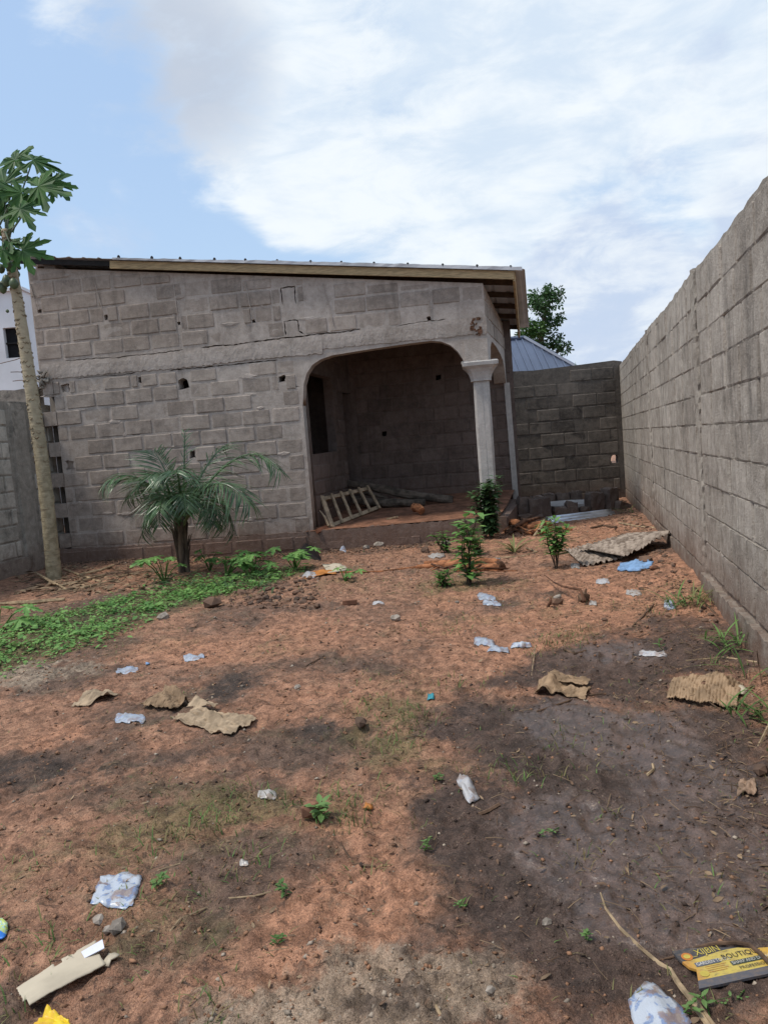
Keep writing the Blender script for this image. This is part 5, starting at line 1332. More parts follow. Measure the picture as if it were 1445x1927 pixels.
sheet('cardboard', [(1253, 1318), (1385, 1339), (1397, 1292), (1264, 1285)], 130, 16, 'ribbed brown cardboard sheet near the right wall', 'cardboard', M_CARD2, lambda a, b, r: 0.0045 * tri(a * 21 + 0.5 * math.sin(b * 3)) + 0.035 * math.sin(a * 3.2) * (0.4 + b) + crease([(0.83, 0.7, 30, 0.12, 0.02)])(a, b, r) + crumple(0.008, 3, 6)(a, b, r), 0.045, cut=lambda a, b: (a - 0.5) ** 2 * 16 < 0.012 and abs(b - 0.55) < 0.07, seed=5, smooth=False)
sheet('cardboard', [(1378, 1308), (1398, 1312), (1408, 1302), (1385, 1298)], 5, 4, 'small pale cardboard scrap beside the ribbed sheet', 'cardboard', M_CARD3, crumple(0.01, 3, 7), 0.08, seed=6)
sheet('cardboard', [(49, 1912), (198, 1830), (180, 1782), (33, 1876)], 40, 14, 'long pale torn cardboard strip in the lower left foreground', 'cardboard', M_CARD3, lambda a, b, r: 0.014 + 0.004 * math.sin(a * 4) + crumple(0.002, 3, 7)(a, b, r), 0.03, seed=7, stiff=True, cut=lambda a, b: (a < 0.06 and b < 0.3) or (0.44 < a < 0.56 and b > 0.88))
sheet('cardboard', [(193, 1824), (206, 1826), (226, 1805), (206, 1800)], 6, 4, 'small torn cardboard tab at the upper end of the pale strip', 'cardboard', M_CARD3, crumple(0.005, 2, 9), 0.05, seed=71)
sheet('card', [(155, 1811), (162, 1825), (199, 1806), (195, 1787)], 6, 4, 'clean white card lying on the pale cardboard strip', 'card', M_WCARD, lambda a, b, r: 0.024 + 0.004 * a, 0.0, seed=8, thick=0.002, stiff=True, smooth=False)
sheet('cardboard', [(618, 1080), (655, 1073), (640, 1062), (606, 1064)], 6, 5, 'pale flat cardboard piece beside the orange wrapper', 'cardboard', M_CARD3, crumple(0.01, 2, 10), 0.04, seed=9)

SW = 'discarded plastic water sachets'
sach = [  # corners, label, material, bulge
    ([(216, 1270), (262, 1266), (261, 1257), (220, 1259)], 'clear sachet lying left of a blue scrap above the cardboard', M_SACHET, 0.012),
    ([(346, 1246), (384, 1241), (386, 1232), (346, 1236)], 'dirt-streaked sachet on the orange earth patch', M_SACHET, 0.012),
    ([(215, 1362), (272, 1364), (274, 1343), (218, 1345)], 'flat shiny sachet with rounded end below the cardboard flaps', M_SACHET, 0.012),
    ([(898, 1128), (935, 1133), (932, 1122), (900, 1116)], 'folded upper sachet of two below the yard sapling', M_SACHET, 0.03),
    ([(908, 1141), (944, 1142), (942, 1134), (908, 1133)], 'limp lower sachet of two below the yard sapling', M_SACHET, 0.012),
    ([(890, 1216), (932, 1219), (928, 1204), (892, 1202)], 'puffed leftmost sachet of the group of three', M_SACHET, 0.03),
    ([(914, 1231), (960, 1231), (955, 1219), (925, 1218)], 'middle sachet of the group of three, nearest to us', M_SACHET, 0.03),
    ([(960, 1222), (1002, 1218), (996, 1210), (964, 1212)], 'right sachet of the group of three with pointed tail', M_SACHETB, 0.025),
    ([(1200, 1236), (1257, 1238), (1250, 1226), (1205, 1227)], 'flattened pale sachet under the two-leaved seedling', M_SACHETW, 0.02),
    ([(1248, 1147), (1272, 1146), (1268, 1131), (1250, 1131)], 'crumpled blue sachet in the weeds by the right wall', M_SACHETB, 0.04),
    ([(1176, 1121), (1208, 1121), (1205, 1112), (1178, 1113)], 'thin transparent sachet on orange earth beneath the blue foam piece', M_FILM, 0.012),
    ([(1120, 1100), (1148, 1099), (1144, 1091), (1123, 1092)], 'small milky sachet between the saplings and the blue foam piece', M_SACHETW, 0.02),
    ([(1108, 1141), (1124, 1141), (1122, 1132), (1110, 1132)], 'little white film scrap beside the dark root ball', M_FILM, 0.015),
    ([(856, 1470), (881, 1520), (905, 1507), (879, 1458)], 'muddy white bottle-shaped sachet on wet soil', M_SACHETW, 0.04),
    ([(482, 1504), (522, 1506), (520, 1492), (490, 1490)], 'small dirty white packet on mossy ground', M_FILM, 0.02),
    ([(168, 1706), (250, 1708), (268, 1649), (193, 1650)], 'square blue printed packet with muddy centre', M_SACHETB, 0.01),
    ([(1208, 1980), (1310, 1930), (1226, 1847), (1179, 1884)], 'large crumpled blue and white bag at the bottom edge', M_SACHETB, 0.018),
    ([(450, 1632), (468, 1632), (467, 1623), (452, 1622)], 'tiny crumpled foil scrap in mid foreground', M_FILM, 0.008),
    ([(640, 1041), (652, 1041), (650, 1028), (638, 1031)], 'blue-printed white sachet standing at the porch plinth', M_SACHETB, 0.06),
    ([(568, 1090), (600, 1088), (596, 1078), (570, 1080)], 'clear sachet among the weeds under the black bag', M_SACHETW, 0.05),
    ([(925, 1064), (942, 1062), (940, 1052), (925, 1054)], 'blue and white sachet lying on the red roots', M_SACHETB, 0.03),
    ([(815, 1053), (838, 1049), (836, 1044), (802, 1047)], 'twisted whitish wrapper at the left end of the red roots', M_FILM, 0.04),
    ([(700, 1140), (724, 1139), (722, 1134), (702, 1135)], 'flat bluish sachet on bare earth right of the red brick piece', M_SACHETW, 0.01),
    ([(1074, 1070), (1092, 1071), (1090, 1062), (1074, 1062)], 'white scrap at the tip of the lower corrugated sheet', M_FILM, 0.02)]
for i, (c, lb, m_, bg_) in enumerate(sach):
    sheet('plastic_sachet', c, 12, 10, lb, 'sachet', m_, (lambda bg_, i: (lambda a, b, r: 0.75 * bg_ * (0.1 + math.sin(math.pi * a) * math.sin(math.pi * b)) * (0.35 + 1.1 * float(fbm(a * 3 + i, b * 3, 1.0, 3)))))(bg_, i), 0.05, 0.004, 0.001, None, SW, 300 + i, round_=0.10 if i not in (15,) else 0.02)
sheet('plastic_scrap', [(804, 1318), (817, 1318), (817, 1311), (806, 1311)], 4, 3, 'tiny turquoise plastic scrap on bare earth', 'scrap', simple('turquoise_plastic', (0.06, 0.35, 0.42), 0.4), crumple(0.01, 2, 3), 0.05, seed=400)
sheet('plastic_scrap', [(274, 1253), (282, 1253), (282, 1249), (275, 1249)], 3, 3, 'tiny blue plastic scrap right of the clear sachet', 'scrap', M_SANDAL, crumple(0.006, 2, 3), 0.05, seed=401)
sheet('plastic_scrap', [(683, 1528), (702, 1526), (700, 1518), (688, 1517)], 3, 3, 'small orange wrapper scrap on the mossy ground', 'scrap', M_ORANGE, crumple(0.012, 2, 3), 0.05, seed=402)
sheet('wrapper', [(575, 1090), (635, 1083), (628, 1072), (590, 1076)], 8, 6, 'crumpled orange wrapper in the weeds beside pale cardboard', 'wrapper', M_ORANGE, crumple(0.03, 3, 4), 0.06, seed=403)
sheet('foam_piece', [(1160, 1075), (1226, 1073), (1228, 1063), (1168, 1062)], 14, 6, 'flat light blue foam piece in front of the weathered sheets', 'foam', M_SANDAL, lambda a, b, r: 0.03 * math.sin(a * 2.6) * b, 0.06, 0.008, 0.012, lambda a, b: (0.72 < a < 0.85 and (b > 0.75 or b < 0.2)), seed=404)
sheet('wrapper', [(58, 1950), (150, 1952), (128, 1915), (90, 1904)], 14, 10, 'shiny yellow crumpled wrapper at the bottom left', 'wrapper', M_YELLOW, crumple(0.010, 4, 6), 0.05, seed=405)
mk_ = sheet('packet', [(-30, 1775), (8, 1772), (14, 1738), (-20, 1736)], 8, 8, 'yellow-green and blue packet cut off by the left edge', 'packet', None, crumple(0.01, 3, 7), 0.02, seed=406, uv=True) if False else None
m, nt, b = newmat('packet_print'); uvn = nt.nodes.new('ShaderNodeUVMap').outputs[0]; sp_ = nt.nodes.new('ShaderNodeSeparateXYZ'); nt.links.new(uvn, sp_.inputs[0])
nt.links.new(mixc(nt, maprange(nt, sp_.outputs[1], 0.36, 0.38), (0.03, 0.17, 0.55), mixc(nt, maprange(nt, noise(nt, uvn, 9, 3), 0.45, 0.55), (0.42, 0.50, 0.12), (0.30, 0.45, 0.42))), b.inputs['Base Color']); b.inputs['Roughness'].default_value = 0.35
sheet('packet', [(-30, 1778), (9, 1774), (15, 1738), (-22, 1736)], 8, 8, 'yellow-green and blue packet cut off by the left edge', 'packet', m, crumple(0.01, 3, 7), 0.02, seed=406, uv=True)
sheet('paper', [(1386, 1503), (1424, 1504), (1422, 1476), (1394, 1472)], 14, 12, 'crumpled brown paper at the right edge of the wet soil', 'paper', M_PAPERB, crumple(0.018, 6, 8), 0.06, seed=407)
sheet('paper', [(545, 1052), (605, 1056), (598, 1036), (565, 1030)], 10, 8, 'black plastic bag slumped in the weeds at the house foot', 'bag', M_BAGBLK, lambda a, b, r: 0.14 * math.sin(math.pi * a) * math.sin(math.pi * b) * (0.5 + float(fbm(a * 4, b * 4, 1, 3))), 0.06, seed=408).name = 'plastic_bag'


# printed carton
def carton():
    BL = G(1316, 1878); BR = G(1500, 1838); TL = G(1296, 1796)
    ux = unit(BR - BL); Wd = float(np.linalg.norm(BR - BL)); uy = unit((TL - BL) - ux * ((TL - BL) @ ux)); Hd = float((TL - BL) @ uy); skew = float((TL - BL) @ ux)
    org = BL + UP * 0.024; nz = unit(np.cross(ux, uy))
    t = thing('printed_carton', tuple(BL), 'yellow and dark grey printed tool carton at the lower right edge', 'carton')
    def q(a, b, dz=0.0): return org + ux * a * Wd + uy * b * Hd + nz * dz
    m, nt, b = newmat('carton_print'); uvn = nt.nodes.new('ShaderNodeUVMap').outputs[0]; s = nt.nodes.new('ShaderNodeSeparateXYZ'); nt.links.new(uvn, s.inputs[0])
    wave = mathn(nt, 'SUBTRACT', 0.69, mathn(nt, 'MULTIPLY', mathn(nt, 'SINE', mathn(nt, 'ADD', mathn(nt, 'MULTIPLY', s.outputs[0], 7.0), 0.9)), 0.035))
    top = mathn(nt, 'GREATER_THAN', s.outputs[1], wave); bot = mathn(nt, 'LESS_THAN', s.outputs[1], 0.17)
    n = noise(nt, uvn, 14, 5, 0.65)
    c = mixc(nt, maprange(nt, s.outputs[0], 0.02, 0.24), (0.50, 0.24, 0.05), (0.52, 0.41, 0.10))
    c = mixc(nt, mathn(nt, 'MULTIPLY', maprange(nt, s.outputs[0], 0.62, 0.85), 0.6), c, (0.60, 0.30, 0.04))
    c = mixc(nt, top, c, (0.06, 0.06, 0.065)); c = mixc(nt, bot, c, (0.10, 0.10, 0.115))
    c = mixc(nt, mathn(nt, 'MULTIPLY', maprange(nt, n, 0.42, 0.68), 0.5), c, (0.22, 0.16, 0.11))
    nt.links.new(c, b.inputs['Base Color']); b.inputs['Roughness'].default_value = 0.55
    shp = [(0.0, 0.0), (0.25, 0.0), (0.5, 0.005), (0.75, 0.0), (1.0, 0.0), (1.0, 0.55), (0.75, 0.64), (0.62, 0.74), (0.5, 0.80), (0.35, 0.88), (0.2, 0.94), (0.02, 0.95), (0.025, 0.75), (0.06, 0.5), (0.11, 0.42), (0.06, 0.22)]
    mb = MB(); n_ = len(shp); mb.add([q(a, v_, 0) for a, v_ in shp] + [q(a, v_, -0.007) for a, v_ in shp], [tuple(range(n_))] + [(i, i + n_, (i + 1) % n_ + n_, (i + 1) % n_) for i in range(n_)])
    mb.uv = [p for p in shp] * 2; mb.build('printed_panel', m, t)
    inkY = simple('ink_yellow', (0.62, 0.50, 0.10), 0.5); inkK = simple('ink_dark', (0.05, 0.045, 0.04), 0.5); inkW = simple('ink_white', (0.66, 0.64, 0.58), 0.5); inkO = simple('ink_orange', (0.60, 0.22, 0.05), 0.5); inkG = simple('ink_greygreen', (0.07, 0.09, 0.07), 0.5); inkB = simple('ink_slate', (0.13, 0.14, 0.17), 0.5)
    ang = 0.0
    def text(body, a, v_, size, mat, name='lettering', sx=1.0):
        fc = bpy.data.curves.new('t', 'FONT'); fc.body = body; fc.size = size; fc.resolution_u = 2; ob = bpy.data.objects.new('t', fc); COL.objects.link(ob)
        dg = bpy.context.evaluated_depsgraph_get(); dg.update(); me = bpy.data.meshes.new_from_object(ob.evaluated_get(dg)); bpy.data.objects.remove(ob)
        p0 = q(a, v_, 0.0022)
        for v in me.vertices: v.co = Vector(p0 + ux * v.co.x * sx + uy * v.co.y - WL[t.name])
        me.materials.clear(); me.materials.append(mat); o = bpy.data.objects.new(name, me); COL.objects.link(o); o.parent = t; WL[o.name] = WL[t.name]
    def rect(a0, a1, b0, b1, mat, name, dz=0.0012, sl=0.0):
        m_ = MB(); m_.add([q(a0, b0, dz), q(a1, b0 + sl, dz), q(a1, b1 + sl, dz), q(a0, b1, dz)], [(0, 1, 2, 3)]); m_.build(name, mat, t)
    text('_XIJBIN_', 0.165, 0.715, Hd * 0.21, inkY, sx=0.8)
    rect(0.13, 0.385, 0.46, 0.56, inkB, 'name_strip'); text('GARDEN TOOLS', 0.14, 0.475, Hd * 0.105, inkW, sx=0.8)
    text('BOUTIQUE', 0.42, 0.50, Hd * 0.165, inkK, sx=0.9)
    rect(0.46, 0.80, 0.33, 0.43, inkG, 'name_strip'); text('SHARP AND DURABLE', 0.47, 0.345, Hd * 0.10, inkW, sx=0.8)
    text('PROFESSIONAL', 0.50, 0.21, Hd * 0.095, inkK)
    for k in range(4): rect(0.20, 0.42 - 0.03 * (k % 2), 0.42 - 0.045 * k, 0.428 - 0.045 * k, inkO, 'print_line')
    m_ = MB(); cc = [q(0.115 + 0.055 * math.cos(x_) , 0.74 + 0.055 * math.sin(x_) * Wd / Hd, 0.0014) for x_ in np.linspace(0, 2 * math.pi, 20)[:-1]]; m_.add(cc, [tuple(range(19))]); m_.build('round_badge', inkO, t)
    m_ = MB(); cc = [q(0.115 + 0.035 * math.cos(x_) , 0.74 + 0.03 * math.sin(x_) * Wd / Hd, 0.002) for x_ in np.linspace(0, 2 * math.pi, 16)[:-1]]; m_.add(cc, [tuple(range(15))]); m_.build('round_badge', inkY, t)
    m_ = MB(); cc = [q(0.15 + 0.045 * math.cos(x_) , 0.28 + 0.04 * math.sin(x_) * Wd / Hd, 0.0014) for x_ in np.linspace(0, 2 * math.pi, 16)[:-1]]; m_.add(cc, [tuple(range(15))]); m_.build('round_badge', inkY, t)


carton()


# corrugated sheets
def corrugated(name, corners, waves, amp, label, mat, group=None, jag=0.02, seed=0, lift=0.02, thick=0.004, sag=0.0):
    r = random.Random(seed); C = [np.array(c, float) for c in corners]; mb = MB(); vs = []; fs = []; nx, ny = 10, waves * 6
    je = [r.uniform(-jag, jag) for _ in range(waves * 2 + 2)]
    for j in range(ny + 1):
        b = j / ny
        for i in range(nx + 1):
            a = i / nx; aa = a + (je[int(b * waves * 2)] if i in (0, nx) else 0)
            p = (C[0] * (1 - aa) + C[1] * aa) * (1 - b) + (C[3] * (1 - aa) + C[2] * aa) * b
            p = p + UP * (amp * math.sin(b * waves * 2 * math.pi) + lift + sag * math.sin(a * math.pi) * math.sin(b * 2.5) + r.uniform(-0.002, 0.002)); vs.append(p)
    for j in range(ny):
        for i in range(nx): q = j * (nx + 1) + i; fs.append((q, q + 1, q + nx + 2, q + nx + 1))
    mb.add(vs, fs); o = mb.build(name, mat, None, loc=sum(C) / 4, smooth=True); md = o.modifiers.new('thick', 'SOLIDIFY'); md.thickness = thick
    return tag(o, label, 'metal sheet', group)


gz = lambda px, py, h=0.0: G(px, py, h)
corrugated('corrugated_sheet', [P(1040, 991, 11.75), P(1160, 974, 11.95), P(1147, 961, 12.3), P(1026, 975, 12.15)], 3, 0.045, 'silvery corrugated zinc sheet lying before the block ring', M_ZINC, seed=1)
corrugated('corrugated_sheet', [gz(986, 989, .03), gz(1006, 984, .05), gz(1012, 976, .12), gz(996, 982, .10)], 2, 0.012, 'small zinc offcut poking from the root heap', M_ZINC, seed=2)
corrugated('corrugated_sheet', [gz(1062, 1036), gz(1098, 1068), gz(1180, 1051), gz(1118, 1032)], 8, 0.013, 'lower weathered brown corrugated sheet beside the small sapling', M_OLDSH, 'weathered corrugated sheets by the right wall', 0.03, 3, 0.018)
corrugated('corrugated_sheet', [gz(1086, 1033, .06), gz(1176, 1051, .06), gz(1266, 1001, .16), gz(1186, 1006, .10)], 11, 0.014, 'upper weathered brown corrugated sheet propped up against the right wall', M_OLDSH, 'weathered corrugated sheets by the right wall', 0.03, 4, 0.02, sag=0.0)

# ------------------------------------------------------------------ ladder, logs and pieces in the porch
lad = thing('wooden_ladder', tuple(P(608, 997, 11.5)), 'short bare timber ladder leaning on its side in the porch', 'ladder')
b0, b1_ = P(596, 1000, 11.42), P(711, 955, 12.75); t0, t1_ = P(580, 946, 11.72), P(691, 920, 13.0)
nrmL = unit(np.cross(b1_ - b0, t0 - b0))
def lr(p, q, nm, mt, w=0.045, h=0.06):
    mb = MB(); mb.beam(p, q, w, h, up=unit((t0 - b0))); return mb.build(nm, mt, lad)
cutp = 0.16
lr(b0 + (b1_ - b0) * cutp, b1_, 'rail', M_LADDER); lr(t0 + (t1_ - t0) * cutp, t1_, 'rail', M_LADDER)
lr(b0, b0 + (b1_ - b0) * cutp, 'rail_end', M_REDEND, 0.048, 0.064); lr(t0, t0 + (t1_ - t0) * cutp, 'rail_end', M_REDEND, 0.048, 0.064)
fw = -nrmL if nrmL[1] > 0 else nrmL
for k in range(6):
    f_ = 0.2 + 0.79 * k / 5; a = b0 + (b1_ - b0) * f_; c = t0 + (t1_ - t0) * f_; d = unit(c - a)
    mb = MB(); mb.beam(a - d * 0.045 + fw * 0.045, c + d * 0.045 + fw * 0.045, 0.045 if k else 0.08, 0.025, up=fw); mb.build('rung', M_LADDER, lad)
mb = MB(); a = b0 + (b1_ - b0) * 0.15; c = b0 + (t0 - b0) * 0.6 + (b1_ - b0) * 0.1; mb.tube([a + fw * 0.05, (a + c) / 2 + fw * 0.07, c + fw * 0.04], [0.02, 0.018, 0.006], 5); mb.build('splinter', M_LADDER, lad)
logs = [([(640, 908, 13.35), (700, 916, 13.2), (770, 931, 13.0), (852, 941, 12.85)], [0.055, 0.07, 0.08, 0.07], 'long upper log lying along the porch back'),
        ([(665, 942, 13.1), (730, 946, 12.9), (800, 945, 12.75)], [0.07, 0.075, 0.06], 'lower dark log half hidden behind the ladder'),
        ([(655, 925, 13.25), (700, 930, 13.1), (728, 937, 12.95)], [0.04, 0.035, 0.018], 'forked branch between the two porch logs')]
for i, (pts, rd, lb) in enumerate(logs):
    pp = [P(*p) for p in pts]; fine_p = []; fine_r = []
    for a, b_, ra, rb in zip(pp, pp[1:], rd, rd[1:]):
        for k in range(5): fine_p.append(a + (b_ - a) * k / 5 + np.array([0, 0, rr.uniform(-0.008, 0.008)])); fine_r.append((ra + (rb - ra) * k / 5) * rr.uniform(0.93, 1.08))
    fine_p.append(pp[-1]); fine_r.append(rd[-1]); mb = MB(); mb.tube(fine_p, fine_r, 10, jit=0.06); tag(mb.build('log', M_LOG, None, loc=pp[0]), lb, 'log', 'logs on the porch floor')
mb = MB(); c = P(787, 962, 12.0); c[2] = 0.45; mb.tube([c + np.array([-0.06, 0.1, 0.0]), c, c + np.array([0.05, -0.12, -0.05])], [0.07, 0.075, 0.06], 9, jit=0.15); tag(mb.build('stump', M_ROOT, None, loc=c), 'short reddish root stump on the porch floor', 'stump')
mb = MB(); a = P(727, 977, 11.8); b_ = P(749, 972, 11.8); mb.beam(a, b_, 0.04, 0.02); tag(mb.build('stick', M_STALK, None, loc=a), 'small wood offcut on the porch floor right of the ladder', 'stick')


# ------------------------------------------------------------------ roots, sticks, stalks
def stick(pts, rad, mat, name, label, cat, group=None, n=6, h=0.0, jit=0.08):
    pp = []
    for p in pts:
        q = G(p[0], p[1], (p[2] if len(p) > 2 else 0.0) + h); pp.append(q + UP * (rad if isinstance(rad, (int, float)) else rad[0]) * 0.6)
    fp = []; m_ = len(pp)
    for i in range(m_ - 1):
        for k in range(4): fp.append(pp[i] * (1 - k / 4) + pp[i + 1] * k / 4 + np.array([0, 0, rr.uniform(-0.1, 0.1) * (rad if isinstance(rad, (int, float)) else rad[0])]))
    fp.append(pp[-1]); rs_ = [rad] * len(fp) if isinstance(rad, (int, float)) else [np.interp(i / (len(fp) - 1), np.linspace(0, 1, len(rad)), rad) for i in range(len(fp))]
    mb = MB(); mb.tube(fp, rs_, n, jit=jit); return tag(mb.build(name, mat, None, loc=pp[0], smooth=n > 6), label, cat, group)


RG = 'dug-up red roots in the middle of the yard'
stick([(785, 1070), (850, 1066), (905, 1060, .03), (940, 1064)], [0.03, 0.05, 0.06, 0.055], M_ROOT, 'root', 'thickest red root of the bundle by the yard sapling', 'root', RG, 9)
stick([(800, 1062), (860, 1060, .03), (880, 1055, .05)], [0.025, 0.04, 0.03], M_ROOT, 'root', 'red root lying on top of the bundle left of the sapling', 'root', RG, 8)
stick([(860, 1076), (910, 1074), (944, 1072)], [0.04, 0.05, 0.06], M_ROOT, 'root', 'blunt-ended red root at the right of the bundle', 'root', RG, 8)
stick([(935, 1072, .01), (946, 1068, .02)], [0.065, 0.05], M_ROOTD, 'root_stub', 'dark broken stub ending the red root bundle', 'root', RG, 8, jit=0.25)
stick([(640, 1078), (720, 1076), (790, 1068)], [0.008, 0.012, 0.02], M_ROOT, 'root', 'thin red root trailing left from the bundle', 'root', RG, 6)
for k in range(10):
    a = rr.uniform(800, 930); stick([(a, rr.uniform(1056, 1078), .03), (a + rr.uniform(10, 30), rr.uniform(1056, 1076), .06), (a + rr.uniform(30, 60), rr.uniform(1058, 1078), .02)], rr.uniform(0.006, 0.014), M_ROOT if k % 2 else M_ROOTD, 'rootlet', 'thin rootlet tangled over the red root bundle', 'rootlet', 'thin rootlets on the red root bundle', 5)
stick([(930, 1052), (985, 1048), (1010, 1040), (990, 1032)], 0.012, M_STALK, 'stalk', 'curved dry stalk right of the red root bundle', 'stalk', None, 6)
HG = 'root heap beside the shrub'
stick([(942, 985, .05), (965, 988, .08), (990, 992, .06)], [0.05, 0.07, 0.05], M_ROOT, 'root', 'thick pale root at the left of the heap behind the shrub', 'root', HG, 9)
stick([(992, 998, .03), (1010, 992, .05), (1035, 990, .04)], [0.05, 0.06, 0.05], M_ROOT, 'root', 'ringed orange root in the heap beside the zinc sheet', 'root', HG, 9)
stick([(950, 1005), (985, 985, .12), (1015, 976, .14)], [0.03, 0.035, 0.02], M_ROOTD, 'root', 'long dark root slanting up over the heap', 'root', HG, 7)
stick([(1005, 1010), (1018, 995, .08), (1024, 980, .16)], [0.02, 0.025, 0.015], M_STALK, 'root', 'pale peeled root leaning up beside the zinc sheet', 'root', HG, 7)
stick([(1000, 1008), (1012, 996, .07), (1018, 982, .14)], [0.018, 0.02, 0.012], M_ROOT, 'root', 'orange root leaning next to the pale peeled root', 'root', HG, 7)
stick([(1030, 1000), (1050, 996, .02), (1075, 998)], [0.02, 0.025, 0.02], M_ROOT, 'root', 'short root lying below the zinc sheet', 'root', HG, 7)
stick([(975, 1002), (1000, 1004, .03), (1040, 1000)], [0.015, 0.02, 0.01], M_ROOT, 'root', 'thin root along the front of the heap', 'root', HG, 6)
for k in range(16):
    a = rr.uniform(935, 1010); stick([(a, rr.uniform(990, 1008), .02), (a + rr.uniform(5, 20), rr.uniform(982, 1000), .08), (a + rr.uniform(15, 45), rr.uniform(985, 1008), .02)], rr.uniform(0.008, 0.018), (M_ROOT, M_ROOTD, M_STICK)[k % 3], 'rootlet', 'thin rootlet tangled through the heap beside the shrub', 'rootlet', 'thin rootlets in the root heap', 5)
mb = MB()
for k in range(40):
    c = G(rr.uniform(945, 1000), rr.uniform(975, 1005)); q = rr.uniform(0.05, 0.12); chunk(mb, (c[0], c[1], c[2]), q * 1.3, q, q * 0.7, 0.2)
tag(mb.build('earth_mound', M_CLODR, None, loc=tuple(G(975, 990))), 'mound of red earth under the root heap', 'earth', kind='stuff')
# branch with dark root ball
rb = stick([(1100, 1134, .02), (1092, 1112, .10), (1060, 1106, .10), (1042, 1098, .08), (1024, 1084, .04)], [0.018, 0.012, 0.009, 0.007, 0.004], M_ROOTD, 'uprooted_branch', 'thin bent branch attached to a dark root ball', 'branch', None, 6)
c = G(1100, 1134); mb = MB(); chunk(mb, (c[0], c[1], c[2] + 0.035), 0.05, 0.05, 0.05, 0.3); mb.tube([c + UP * 0.05, c + np.array([0.02, 0, 0.12])], [0.02, 0.006], 5); mb.build('root_ball', M_STICK, rb)
stick([(1030, 1145), (1036, 1134, .04), (1036, 1127, .07)], [0.012, 0.014, 0.01], M_ROOTD, 'stub', 'little upright stub near the pair of stones', 'stick')
# dry vine in the foreground
stick([(1130, 1682), (1140, 1712), (1168, 1750), (1205, 1785), (1240, 1815), (1262, 1828), (1275, 1850, .01), (1292, 1872, .015), (1315, 1905, .01), (1345, 1950)], [0.0025, 0.004, 0.005, 0.0055, 0.006, 0.007, 0.008, 0.008, 0.008, 0.008], M_STALK, 'dry_vine', 'long dry vine curving down past the yellow carton', 'vine')
stick([(1285, 1862, .012), (1310, 1888, .01), (1345, 1935)], [0.004, 0.006, 0.006], M_STALK, 'dry_vine', 'second dry strand lying along the lower end of the vine', 'vine')
stick([(1240, 1808), (1275, 1801), (1310, 1785, .005), (1345, 1777, .01), (1385, 1776, .015), (1410, 1780, .02), (1430, 1795, .025), (1460, 1825, .025)], [0.002, 0.0035, 0.005, 0.006, 0.006, 0.006, 0.006], M_STICK, 'dry_vine', 'dark flattened vine arching over the top of the carton', 'vine')
# stalks heaped at the left by the papaya
ST = 'dry papaya stalks under the tree'
for i, (a, lb) in enumerate((([(66, 1078, .12), (100, 1098, .03), (128, 1112)], 'dry stalk propped against the papaya base'), ([(80, 1110), (130, 1100, .02), (200, 1082, .03)], 'long dry stalk lying right of the papaya base'), ([(110, 1112), (160, 1106), (222, 1092)], 'straight dry stalk nearest the weeds'),
                             ([(0, 1138), (60, 1136), (122, 1130)], 'thick flat stalk lying at the left edge'), ([(150, 1082), (190, 1074, .03), (215, 1064, .05)], 'pale broad dry stalk tip below the house wall'), ([(186, 1088), (225, 1086), (255, 1080)], 'short dry stalk left of the palm'), ([(120, 1072, .03), (170, 1090), (190, 1096)], 'crossing dry stalk in the litter heap'))):
    stick(a, [0.012, 0.018, 0.014] if i != 3 else [0.02, 0.03, 0.02], M_STALK, 'dry_stalk', lb, 'stalk', ST, 6)
mb = MB()
for k in range(420):
    c = G(rr.uniform(20, 330), rr.uniform(1066, 1118)); a = rr.uniform(0, 6.28); L = rr.uniform(0.05, 0.22)
    if rr.random() < 0.5: leaf(mb, c + UP * 0.01, (math.cos(a), math.sin(a), rr.uniform(0, 0.5)), (rr.uniform(-.5, .5), rr.uniform(-.5, .5), 1), L, L * 0.35, 0.3, 3)
    else: mb.tube([c + UP * 0.01, c + np.array([math.cos(a) * L, math.sin(a) * L, rr.uniform(0.0, 0.05)])], 0.006, 4)
tag(mb.build('stalk_litter', M_DEBRIS, None), 'dead leaves and stalk bits heaped under the papaya', 'litter', kind='stuff')
# withered palm litter by palm foot
mb = MB()
for k in range(130):
    c = G(rr.uniform(270, 520), rr.uniform(1082, 1112)); a = rr.uniform(0, 6.28); leaf(mb, c + UP * 0.03, (math.cos(a), math.sin(a), rr.uniform(0.1, 0.9)), (0, 0, 1), rr.uniform(0.1, 0.3), 0.025, 0.6, 4)
tag(mb.build('long_grass', M_LEAFD, None), 'dark long grass round the foot of the palm', 'grass', kind='stuff')
